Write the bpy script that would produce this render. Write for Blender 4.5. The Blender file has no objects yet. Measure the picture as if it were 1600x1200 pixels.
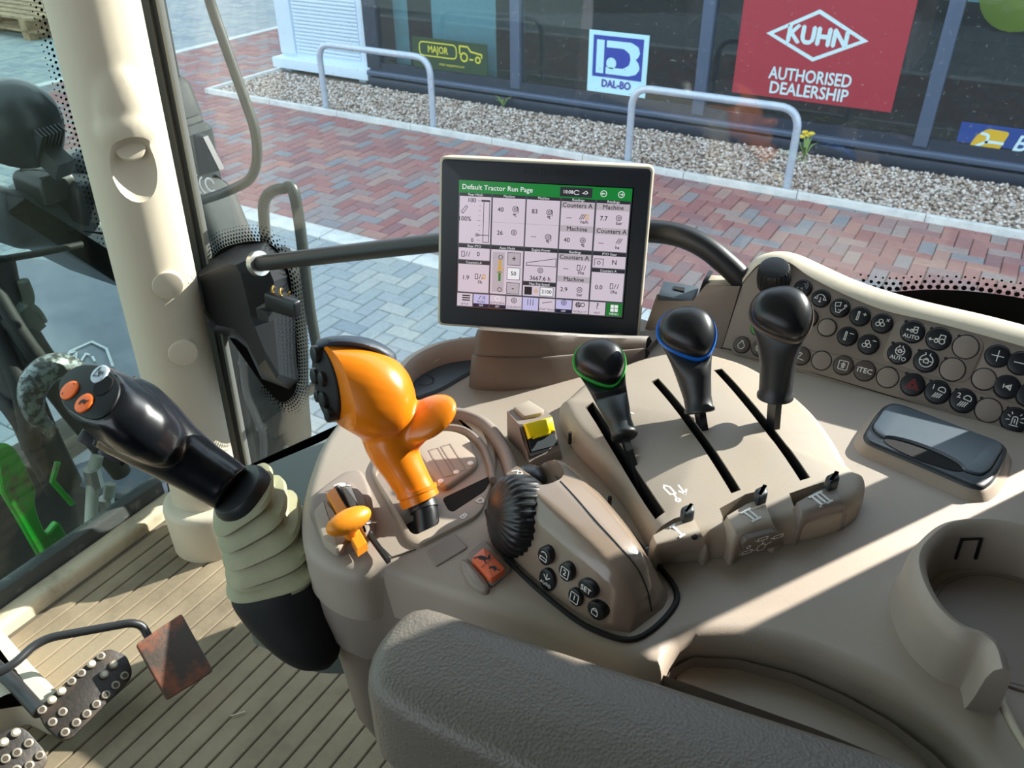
import bpy, bmesh, math, random
import numpy as np
from mathutils import Vector, Matrix

random.seed(7)
rng = np.random.default_rng(11)
S = bpy.context.scene
COL = S.collection

# ------------------------------------------------------------------ camera, sky, sun, exposure
FPX, CAM_H = 1300.0, 2.36
_up = np.array([-20.0, 1960.0, 1300.0]); _up /= np.linalg.norm(_up)
_fw = np.array([0.0, 0.0, -1.0]); _fw -= _fw.dot(_up) * _up; _fw /= np.linalg.norm(_fw)
_rt = np.cross(_fw, _up)
_th = math.radians(31.0)
_Y = math.cos(_th) * _fw + math.sin(_th) * _rt        # +Y: out through the right-hand window
_X = math.cos(_th) * _rt - math.sin(_th) * _fw        # +X: towards the rear of the tractor
ROT = np.array([_X, _Y, _up])
EYE = np.array([0.0, 0.0, CAM_H])
cam_data = bpy.data.cameras.new('camera')
cam = bpy.data.objects.new('camera', cam_data)
COL.objects.link(cam)
cam_data.sensor_width = 36.0
cam_data.lens = FPX / 1600.0 * 36.0
cam_data.clip_start = 0.01
cam_data.dof.use_dof = True
cam_data.dof.focus_distance = 0.85
cam_data.dof.aperture_fstop = 20.0
M4 = Matrix([list(ROT[i]) + [EYE[i]] for i in range(3)] + [[0, 0, 0, 1]])
cam.matrix_world = M4
S.camera = cam

world = bpy.data.worlds.new('sky'); S.world = world
world.use_nodes = True
wn = world.node_tree.nodes; wl = world.node_tree.links
wn.clear()
wo = wn.new('ShaderNodeOutputWorld'); wb = wn.new('ShaderNodeBackground')
wg = wn.new('ShaderNodeTexCoord'); ws = wn.new('ShaderNodeSeparateXYZ'); wr = wn.new('ShaderNodeValToRGB')
wl.new(wg.outputs['Generated'], ws.inputs[0]); wl.new(ws.outputs['Z'], wr.inputs[0])
wr.color_ramp.elements[0].position = 0.0; wr.color_ramp.elements[0].color = (0.86, 0.92, 0.97, 1)
wr.color_ramp.elements[1].position = 0.8; wr.color_ramp.elements[1].color = (0.72, 0.85, 0.98, 1)
wl.new(wr.outputs[0], wb.inputs[0]); wb.inputs[1].default_value = 2.0
wl.new(wb.outputs[0], wo.inputs[0])

SUN_AZ, SUN_EL = math.radians(59.0), math.radians(25.5)
sun_dir = Vector((math.cos(SUN_AZ) * math.cos(SUN_EL), math.sin(SUN_AZ) * math.cos(SUN_EL), math.sin(SUN_EL)))
sd = bpy.data.lights.new('sun', 'SUN'); so = bpy.data.objects.new('sun', sd); COL.objects.link(so)
sd.energy = 13.2; sd.angle = math.radians(0.53); sd.color = (1.0, 0.93, 0.82)
so.location = (3, 6, 8)
so.rotation_euler = sun_dir.to_track_quat('Z', 'Y').to_euler()

S.view_settings.view_transform = 'Standard'
S.view_settings.look = 'None'
S.view_settings.exposure = 0.32
S.view_settings.gamma = 1.0
S.view_settings.use_curve_mapping = False
S.cycles.max_bounces = 8
S.cycles.transparent_max_bounces = 16

# ------------------------------------------------------------------ geometry helpers
V = lambda *a: np.array(a, float)
def nrm(v): v = np.asarray(v, float); return v / np.linalg.norm(v)
def ray(px, py): return ROT @ np.array([px - 800.0, -(py - 600.0), -FPX])
def at(px, py, z=None, x=None, y=None, dep=None, pl=None):
    """where the sight line of the survey photograph meets a real plane (height z, station x or y, or frame pl)"""
    d = ray(px, py)
    if z is not None: t = (z - EYE[2]) / d[2]
    elif x is not None: t = (x - EYE[0]) / d[0]
    elif y is not None: t = (y - EYE[1]) / d[1]
    elif dep is not None: t = dep / FPX
    else: t = np.dot(pl.n, pl.o - EYE) / np.dot(pl.n, d)
    return EYE + d * t

class Frame:
    def __init__(s, o, u, v):
        s.o = np.asarray(o, float); s.u = nrm(u); v = np.asarray(v, float); v = v - v.dot(s.u) * s.u; s.v = nrm(v); s.n = np.cross(s.u, s.v)
    def p(s, a, b, c=0.0): return s.o + a * s.u + b * s.v + c * s.n
    def q(s, px, py):
        w = at(px, py, pl=s) - s.o; return (w.dot(s.u), w.dot(s.v))
    def up(s, c): return Frame(s.o + c * s.n, s.u, s.v)
def hz(z, o=(0, 0)): return Frame((o[0], o[1], z), (1, 0, 0), (0, 1, 0))

WL = {}
def wloc(o): return WL.get(o.name, V(0, 0, 0)) if o is not None else V(0, 0, 0)
def props(o, label=None, cat=None, group=None, kind=None):
    if label: o['label'] = label
    if cat: o['category'] = cat
    if group: o['group'] = group
    if kind: o['kind'] = kind
    return o
def thing(name, label, cat, loc, group=None, kind=None):
    o = bpy.data.objects.new(name, None); COL.objects.link(o)
    o.empty_display_size = 0.02
    o.location = Vector(loc); WL[o.name] = V(*loc)
    return props(o, label, cat, group, kind)
def finish(me, smooth):
    if smooth:
        me.polygons.foreach_set('use_smooth', [True] * len(me.polygons))
        if smooth < 180: me.set_sharp_from_angle(angle=math.radians(smooth))
def make(name, geo, mat, parent=None, smooth=40, label=None, **kw):
    vs, fs = geo
    loc = wloc(parent)
    me = bpy.data.meshes.new(name)
    vs = np.asarray(vs, float)
    if parent is None:
        loc = V(vs[:, 0].mean(), vs[:, 1].mean(), vs[:, 2].min())
    me.from_pydata((vs - loc).tolist(), [], [list(map(int, f)) for f in fs])
    me.validate()
    bm = bmesh.new(); bm.from_mesh(me); bmesh.ops.recalc_face_normals(bm, faces=bm.faces); bm.to_mesh(me); bm.free()
    finish(me, smooth)
    me.materials.append(mat)
    o = bpy.data.objects.new(name, me); COL.objects.link(o)
    if parent is None: o.location = Vector(loc)
    else: o.parent = parent
    WL[o.name] = loc
    return props(o, label, **kw)
def join(*geos):
    vs, fs = [], []
    for g in geos:
        k = len(vs); vs.extend([tuple(p) for p in g[0]]); fs.extend([[i + k for i in f] for f in g[1]])
    return vs, fs

def loft(rings, cap0=True, cap1=True, closed=True):
    n = len(rings[0]); vs = [tuple(p) for r in rings for p in r]; fs = []
    m = n if closed else n - 1
    for i in range(len(rings) - 1):
        for j in range(m):
            k = (j + 1) % n
            fs.append([i * n + j, i * n + k, (i + 1) * n + k, (i + 1) * n + j])
    if cap0: fs.append(list(range(n))[::-1])
    if cap1: fs.append([(len(rings) - 1) * n + j for j in range(n)])
    return vs, fs
def catmull(P, n, closed=False):
    P = [np.asarray(p, float) for p in P]; N = len(P); out = []
    segs = N if closed else N - 1
    for i in range(segs):
        if closed: a, b, c, d = P[i - 1], P[i], P[(i + 1) % N], P[(i + 2) % N]
        else: b, c = P[i], P[i + 1]; a = P[i - 1] if i else 2 * b - c; d = P[i + 2] if i + 2 < N else 2 * c - b
        for k in range(n):
            t = k / n
            out.append(0.5 * ((2 * b) + (c - a) * t + (2 * a - 5 * b + 4 * c - d) * t * t + (3 * b - a - 3 * c + d) * t ** 3))
    if not closed: out.append(P[-1])
    return out
def resample(P, n, closed=True):
    P = [np.asarray(p, float) for p in P]
    Q = P + [P[0]] if closed else P
    d = [0.0]
    for a, b in zip(Q, Q[1:]): d.append(d[-1] + np.linalg.norm(b - a))
    Q = np.array(Q); out = []
    m = n if closed else n - 1
    for k in range(n):
        t = d[-1] * k / m
        out.append([np.interp(t, d, Q[:, i]) for i in range(Q.shape[1])])
    return [np.array(o) for o in out]
def ccw(P):
    a = 0
    for p, q in zip(P, P[1:] + P[:1]): a += p[0] * q[1] - q[0] * p[1]
    return P if a > 0 else P[::-1]
def rpoly(P, r, k=5):
    """polygon with rounded corners"""
    P = [V(*p) for p in P]; out = []; N = len(P)
    for i in range(N):
        a, b, c = P[i - 1], P[i], P[(i + 1) % N]
        u, w = a - b, c - b; lu, lw = np.linalg.norm(u), np.linalg.norm(w)
        rr = min(r if np.isscalar(r) else r[i], lu * .48, lw * .48)
        p0, p1 = b + u / lu * rr, b + w / lw * rr
        for j in range(k + 1):
            t = j / k
            out.append((1 - t) ** 2 * p0 + 2 * t * (1 - t) * b + t * t * p1)
    return out
def inset(P, d):
    P = [np.asarray(p, float) for p in P]; N = len(P); out = []
    for i in range(N):
        e = P[(i + 1) % N] - P[i - 1]
        L = math.hypot(*e) or 1
        out.append(P[i] + d * V(-e[1], e[0]) / L)
    return out
def slab(F, poly, h0, h1, r=0.002, steps=3, crown=0.0, crown_rings=5, bot=True):
    """plate on frame F with outline poly (2D), between heights h0 and h1, top edge rounded by r; crown domes the top"""
    P = ccw([np.asarray(p, float) for p in poly])
    rings = [[F.p(p[0], p[1], h0) for p in P]]
    r = min(r, abs(h1 - h0) * .98)
    for k in range(steps + 1):
        a = math.pi / 2 * k / steps
        Q = inset(P, r * (1 - math.cos(a))) if k else P
        rings.append([F.p(p[0], p[1], h1 - r + r * math.sin(a)) for p in Q])
    Q = inset(P, r)
    if crown:
        c = sum(Q) / len(Q)
        for k in range(1, crown_rings + 1):
            s = 1 - k / (crown_rings + .6)
            rings.append([F.p(*(c + (q - c) * s), h1 + crown * (1 - s * s)) for q in Q])
    return loft(rings, cap0=bot)
def circ(c, r, n=24, ry=None, rot=0.0):
    ry = ry or r
    return [V(c[0] + r * math.cos(t) * math.cos(rot) - ry * math.sin(t) * math.sin(rot), c[1] + r * math.cos(t) * math.sin(rot) + ry * math.sin(t) * math.cos(rot)) for t in [2 * math.pi * k / n for k in range(n)]]
def rect(a0, b0, a1, b1): return [V(a0, b0), V(a1, b0), V(a1, b1), V(a0, b1)]
def disc(F, c, r, h0, h1, bev=.001, n=24, crown=0.0): return slab(F, circ(c, r, n), h0, h1, bev, 2, crown, 3)
def box(lo, hi, bev=0.0):
    F = hz(0); return slab(F, rect(lo[0], lo[1], hi[0], hi[1]), lo[2], hi[2], bev, 1 if bev else 1) if bev else loft([[V(x, y, z) for x, y in ((lo[0], lo[1]), (hi[0], lo[1]), (hi[0], hi[1]), (lo[0], hi[1]))] for z in (lo[2], hi[2])])
def obox(c, ax, ay, az, hx, hy, hzz):
    c = V(*c); r = []
    for s in (-1, 1): r.append([c + sx * hx * ax + sy * hy * ay + s * hzz * az for sx, sy in ((-1, -1), (1, -1), (1, 1), (-1, 1))])
    return loft(r)
def frames_along(P):
    P = [np.asarray(p, float) for p in P]; T = []
    for i in range(len(P)):
        T.append(nrm(P[min(i + 1, len(P) - 1)] - P[max(i - 1, 0)]))
    a = V(0, 0, 1) if abs(T[0][2]) < .9 else V(1, 0, 0)
    u = nrm(np.cross(a, T[0])); out = []
    for t in T:
        u = nrm(u - u.dot(t) * t); out.append((u, np.cross(t, u)))
    return P, out
def tube(P, r, n=12, sm=0, cap=True):
    if sm: P = catmull(P, sm)
    P, fr = frames_along(P)
    R = [r] * len(P) if np.isscalar(r) else list(np.interp(np.linspace(0, 1, len(P)), np.linspace(0, 1, len(r)), r))
    return loft([[p + rr * (math.cos(t) * u + math.sin(t) * v) for t in [2 * math.pi * k / n for k in range(n)]] for p, rr, (u, v) in zip(P, R, fr)], cap, cap)
def fillet(P, r, k=6):
    """polyline with rounded bends"""
    P = [np.asarray(p, float) for p in P]; out = [P[0]]
    for a, b, c in zip(P, P[1:], P[2:]):
        u, w = a - b, c - b; lu, lw = np.linalg.norm(u), np.linalg.norm(w); rr = min(r, lu * .48, lw * .48)
        p0, p1 = b + u / lu * rr, b + w / lw * rr
        for j in range(k + 1):
            t = j / k; out.append((1 - t) ** 2 * p0 + 2 * t * (1 - t) * b + t * t * p1)
    out.append(P[-1]); return out
def ell(c, ax, ay, az, rx, ry, rz, n=20, m=12, pw=1.0):
    """ellipsoid with axes ax, ay, az"""
    c = V(*c); rings = []
    f = lambda s: math.copysign(abs(s) ** pw, s)
    for i in range(1, m):
        b = math.pi * i / m - math.pi / 2
        rings.append([c + rx * f(math.cos(b)) * f(math.cos(t)) * ax + ry * f(math.cos(b)) * f(math.sin(t)) * ay + rz * f(math.sin(b)) * az for t in [2 * math.pi * k / n for k in range(n)]])
    return loft(rings)
def ribbon(F, paths, w, h=0.0003):
    vs, fs = [], []
    for P in paths:
        P = [V(*p) for p in P]
        cl = np.linalg.norm(P[0] - P[-1]) < 1e-9 and len(P) > 2
        if cl: P = P[:-1]
        k = len(vs); N = len(P)
        for i in range(N):
            a = P[i - 1] if (i or cl) else P[i]; b = P[(i + 1) % N] if (i < N - 1 or cl) else P[i]
            d1 = P[i] - a; d2 = b - P[i]
            d1 = d1 / (np.linalg.norm(d1) or 1); d2 = d2 / (np.linalg.norm(d2) or 1)
            t = d1 + d2; t = t / (np.linalg.norm(t) or 1); m = V(-t[1], t[0]); cs = max(.5, abs(m.dot(V(-d2[1], d2[0]))) if np.linalg.norm(d2) else 1)
            vs.append(F.p(*(P[i] + m * w / 2 / cs), h)); vs.append(F.p(*(P[i] - m * w / 2 / cs), h))
        for i in range(N if cl else N - 1):
            j = (i + 1) % N; fs.append([k + 2 * i, k + 2 * i + 1, k + 2 * j + 1, k + 2 * j])
    return vs, fs
def flat(F, polys, h=0.0003):
    vs, fs = [], []
    for P in polys:
        k = len(vs); vs += [F.p(p[0], p[1], h) for p in P]; fs.append(list(range(k, k + len(P))))
    return vs, fs
def arc(c, r, a0, a1, n=12, ry=None):
    return [(c[0] + r * math.cos(math.radians(a0 + (a1 - a0) * k / n)), c[1] + (ry or r) * math.sin(math.radians(a0 + (a1 - a0) * k / n))) for k in range(n + 1)]
def text(name, F, s, c, size, mat, parent, h=0.0004, align='CENTER', bold=0.0, sx=1.0, shear=0.0, rot=0.0, depth=0.0):
    cu = bpy.data.curves.new(name, 'FONT'); cu.body = s; cu.size = size; cu.align_x = align; cu.align_y = 'CENTER'
    cu.shear = shear; cu.resolution_u = 3; cu.extrude = depth
    t = bpy.data.objects.new(name, cu)
    me = bpy.data.meshes.new_from_object(t)
    bpy.data.objects.remove(t); bpy.data.curves.remove(cu)
    vs = np.array([v.co[:] for v in me.vertices]); fs = [list(p.vertices) for p in me.polygons]
    bpy.data.meshes.remove(me)
    if len(vs) == 0: return None
    x = vs[:, 0] * sx; y = vs[:, 1]
    if bold:
        k = len(x); o4 = [(-bold, 0), (bold, 0), (0, -bold), (0, bold)]
        x = np.concatenate([x + a for a, b in o4]); y = np.concatenate([y + b for a, b in o4]); vs = np.concatenate([vs] * 4)
        fs = [[i + k * j for i in f] for j in range(4) for f in fs]; vs[:, 2] += np.repeat(np.arange(4), k) * size * .003
    xr = x * math.cos(rot) - y * math.sin(rot); yr = x * math.sin(rot) + y * math.cos(rot)
    W = [F.p(c[0] + a, c[1] + b, h + d) for a, b, d in zip(xr, yr, vs[:, 2])]
    return make(name, (W, fs), mat, parent, smooth=0)
def _tmp(geo):
    me = bpy.data.meshes.new('tmp'); me.from_pydata([tuple(map(float, v)) for v in geo[0]], [], [list(map(int, f)) for f in geo[1]])
    bm = bmesh.new(); bm.from_mesh(me); bmesh.ops.triangulate(bm, faces=[f for f in bm.faces if len(f.verts) > 4]); bmesh.ops.recalc_face_normals(bm, faces=bm.faces); bm.to_mesh(me); bm.free()
    o = bpy.data.objects.new('tmp', me); COL.objects.link(o); return o
def _eval(o):
    bpy.context.view_layer.update()
    dg = bpy.context.evaluated_depsgraph_get()
    me = bpy.data.meshes.new_from_object(o.evaluated_get(dg))
    vs = np.array([v.co[:] for v in me.vertices]); fs = [list(p.vertices) for p in me.polygons]
    bpy.data.meshes.remove(me); return vs, fs
def _kill(*os):
    for o in os:
        me = o.data; bpy.data.objects.remove(o); bpy.data.meshes.remove(me)
def blend(geos, voxel=0.002, it=6, fac=.5):
    """fuse closed shells into one continuous skin"""
    o = _tmp(join(*geos))
    m = o.modifiers.new('r', 'REMESH'); m.mode = 'VOXEL'; m.voxel_size = voxel
    if it: s = o.modifiers.new('s', 'SMOOTH'); s.iterations = it; s.factor = fac
    g = _eval(o); _kill(o); return g
def cut(geo, cutters, op='DIFFERENCE'):
    for c in cutters:
        g = None
        for solver, self_ in (('EXACT', False), ('EXACT', True), ('FAST', False)):
            o = _tmp(geo); k = _tmp(c)
            m = o.modifiers.new('b', 'BOOLEAN'); m.object = k; m.operation = op; m.solver = solver
            if solver == 'EXACT': m.use_self = self_
            g = _eval(o); _kill(o, k)
            if len(g[0]) > len(geo[0]) * .6: break
        if len(g[0]): geo = g
    return geo

from mathutils.bvhtree import BVHTree
def skin(geo):
    return BVHTree.FromPolygons([Vector(v) for v in geo[0]], [list(map(int, f)) for f in geo[1]])
def on_skin(bv, px, py, lift=0.0):
    d = Vector(nrm(ray(px, py))); h = bv.ray_cast(Vector(EYE), d)
    return None if h[0] is None else np.array(h[0] - d * lift)

# ------------------------------------------------------------------ materials
def lin(c):
    return tuple(((v / 255) / 12.92 if v / 255 <= .04045 else ((v / 255 + .055) / 1.055) ** 2.4) for v in c)
MATS = {}
def mat(name, col, rough=.5, metal=0.0, bump=None, vary=None, spec=.5, coat=0.0, emit=0.0, sheen=None):
    """procedural surface; col sRGB. vary=(col2, scale, lo, hi): noise-mixed second colour; bump=(scale, strength)"""
    m = bpy.data.materials.new(name); m.use_nodes = True
    nt = m.node_tree; b = nt.nodes['Principled BSDF']
    b.inputs['Base Color'].default_value = (*lin(col), 1)
    b.inputs['Roughness'].default_value = rough; b.inputs['Metallic'].default_value = metal
    b.inputs['Specular IOR Level'].default_value = spec
    if coat: b.inputs['Coat Weight'].default_value = coat; b.inputs['Coat Roughness'].default_value = .08
    if emit:
        b.inputs['Base Color'].default_value = (0.01, 0.01, 0.01, 1)
        b.inputs['Emission Color'].default_value = (*lin(col), 1); b.inputs['Emission Strength'].default_value = emit
    if vary or bump:
        tc = nt.nodes.new('ShaderNodeTexCoord'); 
    if vary:
        c2, sc, lo, hi = vary
        n = nt.nodes.new('ShaderNodeTexNoise'); n.inputs['Scale'].default_value = sc; n.inputs['Detail'].default_value = 6; n.inputs['Roughness'].default_value = .65
        r = nt.nodes.new('ShaderNodeValToRGB')
        r.color_ramp.elements[0].position = lo; r.color_ramp.elements[1].position = hi
        r.color_ramp.elements[0].color = (*lin(col), 1); r.color_ramp.elements[1].color = (*lin(c2), 1)
        nt.links.new(tc.outputs['Object'], n.inputs['Vector']); nt.links.new(n.outputs[0], r.inputs[0]); nt.links.new(r.outputs[0], b.inputs['Base Color'])
    if bump:
        n2 = nt.nodes.new('ShaderNodeTexNoise'); n2.inputs['Scale'].default_value = bump[0]; n2.inputs['Detail'].default_value = 3
        bp = nt.nodes.new('ShaderNodeBump'); bp.inputs['Strength'].default_value = bump[1]; bp.inputs['Distance'].default_value = .001
        nt.links.new(tc.outputs['Object'], n2.inputs['Vector']); nt.links.new(n2.outputs[0], bp.inputs['Height']); nt.links.new(bp.outputs[0], b.inputs['Normal'])
    MATS[name] = m; return m
def ramp_mat(name, stops, rough, island, bump=None):
    """colour picked at random per object or per loose piece"""
    m = bpy.data.materials.new(name); m.use_nodes = True; nt = m.node_tree; b = nt.nodes['Principled BSDF']
    b.inputs['Roughness'].default_value = rough
    if island: g = nt.nodes.new('ShaderNodeNewGeometry'); src = g.outputs['Random Per Island']
    else: g = nt.nodes.new('ShaderNodeObjectInfo'); src = g.outputs['Random']
    r = nt.nodes.new('ShaderNodeValToRGB'); r.color_ramp.interpolation = 'LINEAR'
    e = r.color_ramp.elements
    while len(e) < len(stops): e.new(.5)
    for k, (p, c) in enumerate(stops): e[k].position = p; e[k].color = (*lin(c), 1)
    tc = nt.nodes.new('ShaderNodeTexCoord'); n = nt.nodes.new('ShaderNodeTexNoise'); n.inputs['Scale'].default_value = 30; n.inputs['Detail'].default_value = 5
    mx = nt.nodes.new('ShaderNodeMix'); mx.data_type = 'RGBA'; mx.blend_type = 'MULTIPLY'; mx.inputs[0].default_value = .35
    geo = nt.nodes.new('ShaderNodeNewGeometry')
    nt.links.new(geo.outputs['Position'], n.inputs['Vector']); nt.links.new(src, r.inputs[0]); nt.links.new(r.outputs[0], mx.inputs[6]); nt.links.new(n.outputs[0], mx.inputs[7]); nt.links.new(mx.outputs[2], b.inputs['Base Color'])
    return m
def glass_mat(name, tint, refl, dust, dust_col=(200, 205, 200), specks=0.0):
    m = bpy.data.materials.new(name); m.use_nodes = True; nt = m.node_tree; nt.nodes.clear()
    out = nt.nodes.new('ShaderNodeOutputMaterial'); tr = nt.nodes.new('ShaderNodeBsdfTransparent'); gl = nt.nodes.new('ShaderNodeBsdfGlossy'); df = nt.nodes.new('ShaderNodeBsdfDiffuse')
    tr.inputs[0].default_value = (*lin(tint), 1); gl.inputs['Roughness'].default_value = .0
    lw = nt.nodes.new('ShaderNodeLayerWeight'); lw.inputs[0].default_value = .5
    p5 = nt.nodes.new('ShaderNodeMath'); p5.operation = 'POWER'; p5.inputs[1].default_value = 4.5
    mu = nt.nodes.new('ShaderNodeMath'); mu.operation = 'MULTIPLY_ADD'; mu.inputs[1].default_value = .9 * refl; mu.inputs[2].default_value = .04 * refl
    nt.links.new(lw.outputs['Facing'], p5.inputs[0]); nt.links.new(p5.outputs[0], mu.inputs[0])
    m1 = nt.nodes.new('ShaderNodeMixShader'); nt.links.new(mu.outputs[0], m1.inputs[0]); nt.links.new(tr.outputs[0], m1.inputs[1]); nt.links.new(gl.outputs[0], m1.inputs[2])
    m2 = nt.nodes.new('ShaderNodeMixShader'); df.inputs[0].default_value = (*lin(dust_col), 1)
    if specks:
        tc = nt.nodes.new('ShaderNodeTexCoord'); n = nt.nodes.new('ShaderNodeTexNoise'); n.inputs['Scale'].default_value = 260; n.inputs['Detail'].default_value = 1
        r = nt.nodes.new('ShaderNodeMapRange'); r.inputs[1].default_value = .72; r.inputs[2].default_value = .76; r.inputs[3].default_value = dust; r.inputs[4].default_value = specks
        nt.links.new(tc.outputs['Object'], n.inputs['Vector']); nt.links.new(n.outputs[0], r.inputs[0]); nt.links.new(r.outputs[0], m2.inputs[0])
    else: m2.inputs[0].default_value = dust
    nt.links.new(m1.outputs[0], m2.inputs[1]); nt.links.new(df.outputs[0], m2.inputs[2]); nt.links.new(m2.outputs[0], out.inputs[0])
    return m

beige = mat('beige_moulding', (162, 150, 138), .52, bump=(900, .12), vary=((158, 144, 129), 9, .45, .8))
beige2 = mat('beige_quadrant', (164, 151, 137), .5, bump=(900, .1), vary=((170, 153, 132), 12, .5, .8))
cream = mat('cream_trim', (204, 192, 170), .55, bump=(700, .08))
taupe = mat('taupe_panel', (138, 126, 117), .5, bump=(1000, .1))
taupe_btn = mat('taupe_button', (146, 134, 126), .45)
brown = mat('brown_monitor_base', (110, 98, 89), .5, bump=(900, .1))
gloss_brown = mat('glossy_brown_pod', (140, 122, 107), .2, coat=.4)
grey_leather = mat('armrest_vinyl', (108, 101, 93), .45, vary=((100, 95, 88), 6, .4, .7))
black_p = mat('black_plastic', (38, 40, 42), .42)
black_s = mat('black_satin_plastic', (26, 27, 30), .33)
black_g = mat('black_gloss_grip', (17, 20, 25), .26, coat=.2)
black_m = mat('black_matt', (16, 16, 17), .7)
void_m = mat('dark_recess', (7, 6, 6), .9)
btn_black = mat('black_button', (24, 27, 34), .38)
slate = mat('slate_lid', (66, 78, 88), .42, vary=((78, 88, 96), 14, .45, .75))
slate_rim = mat('slate_rim', (38, 46, 52), .45)
orange = mat('orange_plastic', (232, 128, 14), .32, coat=.25)
orange2 = mat('orange_throttle', (232, 142, 30), .38)
orange_b = mat('orange_button', (255, 112, 24), .45)
coral = mat('coral_rocker', (226, 108, 70), .42)
yellow = mat('yellow_switch', (252, 228, 16), .4)
white_ink = mat('white_print', (235, 235, 232), .6)
grey_ink = mat('grey_print', (150, 152, 155), .6)
red_ink = mat('red_print', (170, 50, 50), .6)
black_ink = mat('black_print', (18, 16, 16), .6)
green_ring = mat('green_ring', (60, 180, 75), .4)
blue_ring = mat('blue_ring', (25, 110, 215), .4)
brown_ring = mat('brown_ring', (92, 78, 70), .45)
green_btn = mat('green_button', (70, 150, 50), .45)
khaki = mat('khaki_rubber', (150, 150, 118), .6, vary=((168, 160, 128), 20, .45, .7), bump=(500, .15))
ghost = mat('pale_button', (190, 205, 215), .45)
steel = mat('bright_steel', (190, 190, 185), .28, metal=.9)
rust = mat('rusty_pedal', (70, 58, 50), .65, vary=((150, 80, 48), 18, .48, .68), bump=(160, .5))
pedal_m = mat('worn_black_pedal', (42, 36, 32), .5, vary=((82, 66, 52), 26, .45, .75), bump=(200, .4))
stud_m = mat('worn_stud', (148, 138, 122), .4, metal=.2)
rod_m = mat('pedal_rod', (52, 52, 54), .4, metal=.3)
mat_floor = mat('rubber_mat', (146, 130, 106), .75, vary=((112, 98, 78), 7, .42, .72), bump=(120, .35))
mat_gap = mat('rubber_mat_groove', (96, 88, 76), .85)
seal_m = mat('rubber_seal', (14, 15, 16), .5)
frame_m = mat('dark_frame', (58, 58, 56), .45)
frame_edge = mat('frame_edge', (120, 122, 118), .4)
grey_rail = mat('grey_green_tube', (54, 59, 53), .35)
grey_stack = mat('grey_stack_cover', (46, 51, 50), .6, vary=((56, 61, 59), 8, .4, .7), spec=.2)
tank_m = mat('grey_tank', (40, 44, 41), .62, spec=.2, vary=((56, 57, 52), 6, .45, .75))
lamp_black = mat('lamp_black', (30, 36, 44), .35)
mud_m = mat('mudguard_plastic', (50, 57, 64), .42, vary=((72, 80, 88), 5, .4, .75), bump=(60, .25))
dark_mech = mat('oily_machinery', (24, 24, 22), .55, vary=((48, 46, 40), 20, .5, .75), bump=(90, .8))
jd_green = mat('tractor_green', (40, 176, 44), .35, vary=((110, 96, 70), 10, .52, .62))
chrome_w = mat('worn_bright_metal', (150, 156, 158), .4, vary=((60, 60, 58), 60, .45, .55), metal=.4)
hose_w = mat('pale_hose', (190, 188, 178), .55)
hose_k = mat('grey_hose', (92, 92, 88), .5)
glass_cab = glass_mat('cab_glass', (240, 244, 246), .75, .02, (214, 226, 236), specks=.22)
glass_ws = glass_mat('windscreen_glass', (222, 234, 230), .8, .012, specks=.05)
glass_shop = glass_mat('showroom_glass', (214, 228, 232), 1.3, .01)

# ================================================================== YARD
joint_m = mat('paving_joint_sand', (96, 96, 92), .95)
conc = mat('concrete_edging', (214, 218, 214), .8, vary=((186, 192, 190), 8, .4, .7), bump=(90, .3))
RED = [(0, (158, 106, 104)), (.3, (172, 126, 120)), (.5, (148, 110, 112)), (.66, (162, 146, 142)), (.8, (138, 142, 148)), (.9, (168, 148, 140)), (1, (180, 134, 122))]
GREY = [(0, (146, 160, 168)), (.35, (174, 184, 184)), (.65, (160, 174, 176)), (1, (186, 192, 186))]
red_obj, red_isl = ramp_mat('red_paver', RED, .8, False), ramp_mat('red_paver_loose', RED, .8, True)
grey_obj, grey_isl = ramp_mat('grey_paver', GREY, .8, False), ramp_mat('grey_paver_loose', GREY, .8, True)

ground = make('ground', box((-40, -10, -.3), (12, 60, -.045)), joint_m, None, 0, 'bedding under the block paving of the yard', kind='structure')

def brick_geo(L=.2, W=.1, H=.06, ch=.006):
    a, b = L / 2 - .0012, W / 2 - .0012
    R = [[V(-a, -b, -H), V(a, -b, -H), V(a, b, -H), V(-a, b, -H)], [V(-a, -b, -ch), V(a, -b, -ch), V(a, b, -ch), V(-a, b, -ch)],
         [V(-a + ch, -b + ch, 0), V(a - ch, -b + ch, 0), V(a - ch, b - ch, 0), V(-a + ch, b - ch, 0)]]
    return loft(R, cap0=False)
def herring(x0, x1, y0, y1, ok):
    """90 degree herringbone: centres and turns of 203 x 101.5 mm bricks"""
    u = .1015; out = []
    for i in range(int(x0 / u) - 4, int(x1 / u) + 5):
        for j in range(int(y0 / u) - 4, int(y1 / u) + 5):
            k = (i + j) % 4
            if k == 0: c = ((i + 1) * u, (j + .5) * u); r = 0
            elif k == 2: c = ((i + .5) * u, (j + 1) * u - 0 * u); r = 1
            else: continue
            h = (.1, .05) if r == 0 else (.05, .1)
            a0, a1, b0, b1 = max(c[0] - h[0], x0), min(c[0] + h[0], x1), max(c[1] - h[1], y0), min(c[1] + h[1], y1)
            if a1 - a0 < .015 or b1 - b0 < .015 or not ok(c): continue
            whole = (a1 - a0) + (b1 - b0) > .285
            out.append((c[0], c[1], r, None if whole else (a0, a1, b0, b1)))
    return out
def in_view(c):
    d = ROT.T @ (V(c[0], c[1], 0) - EYE)
    x, y = d[0] / -d[2], d[1] / -d[2]
    return d[2] < 0 and abs(x) < .72 and -.62 < y < .6
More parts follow.
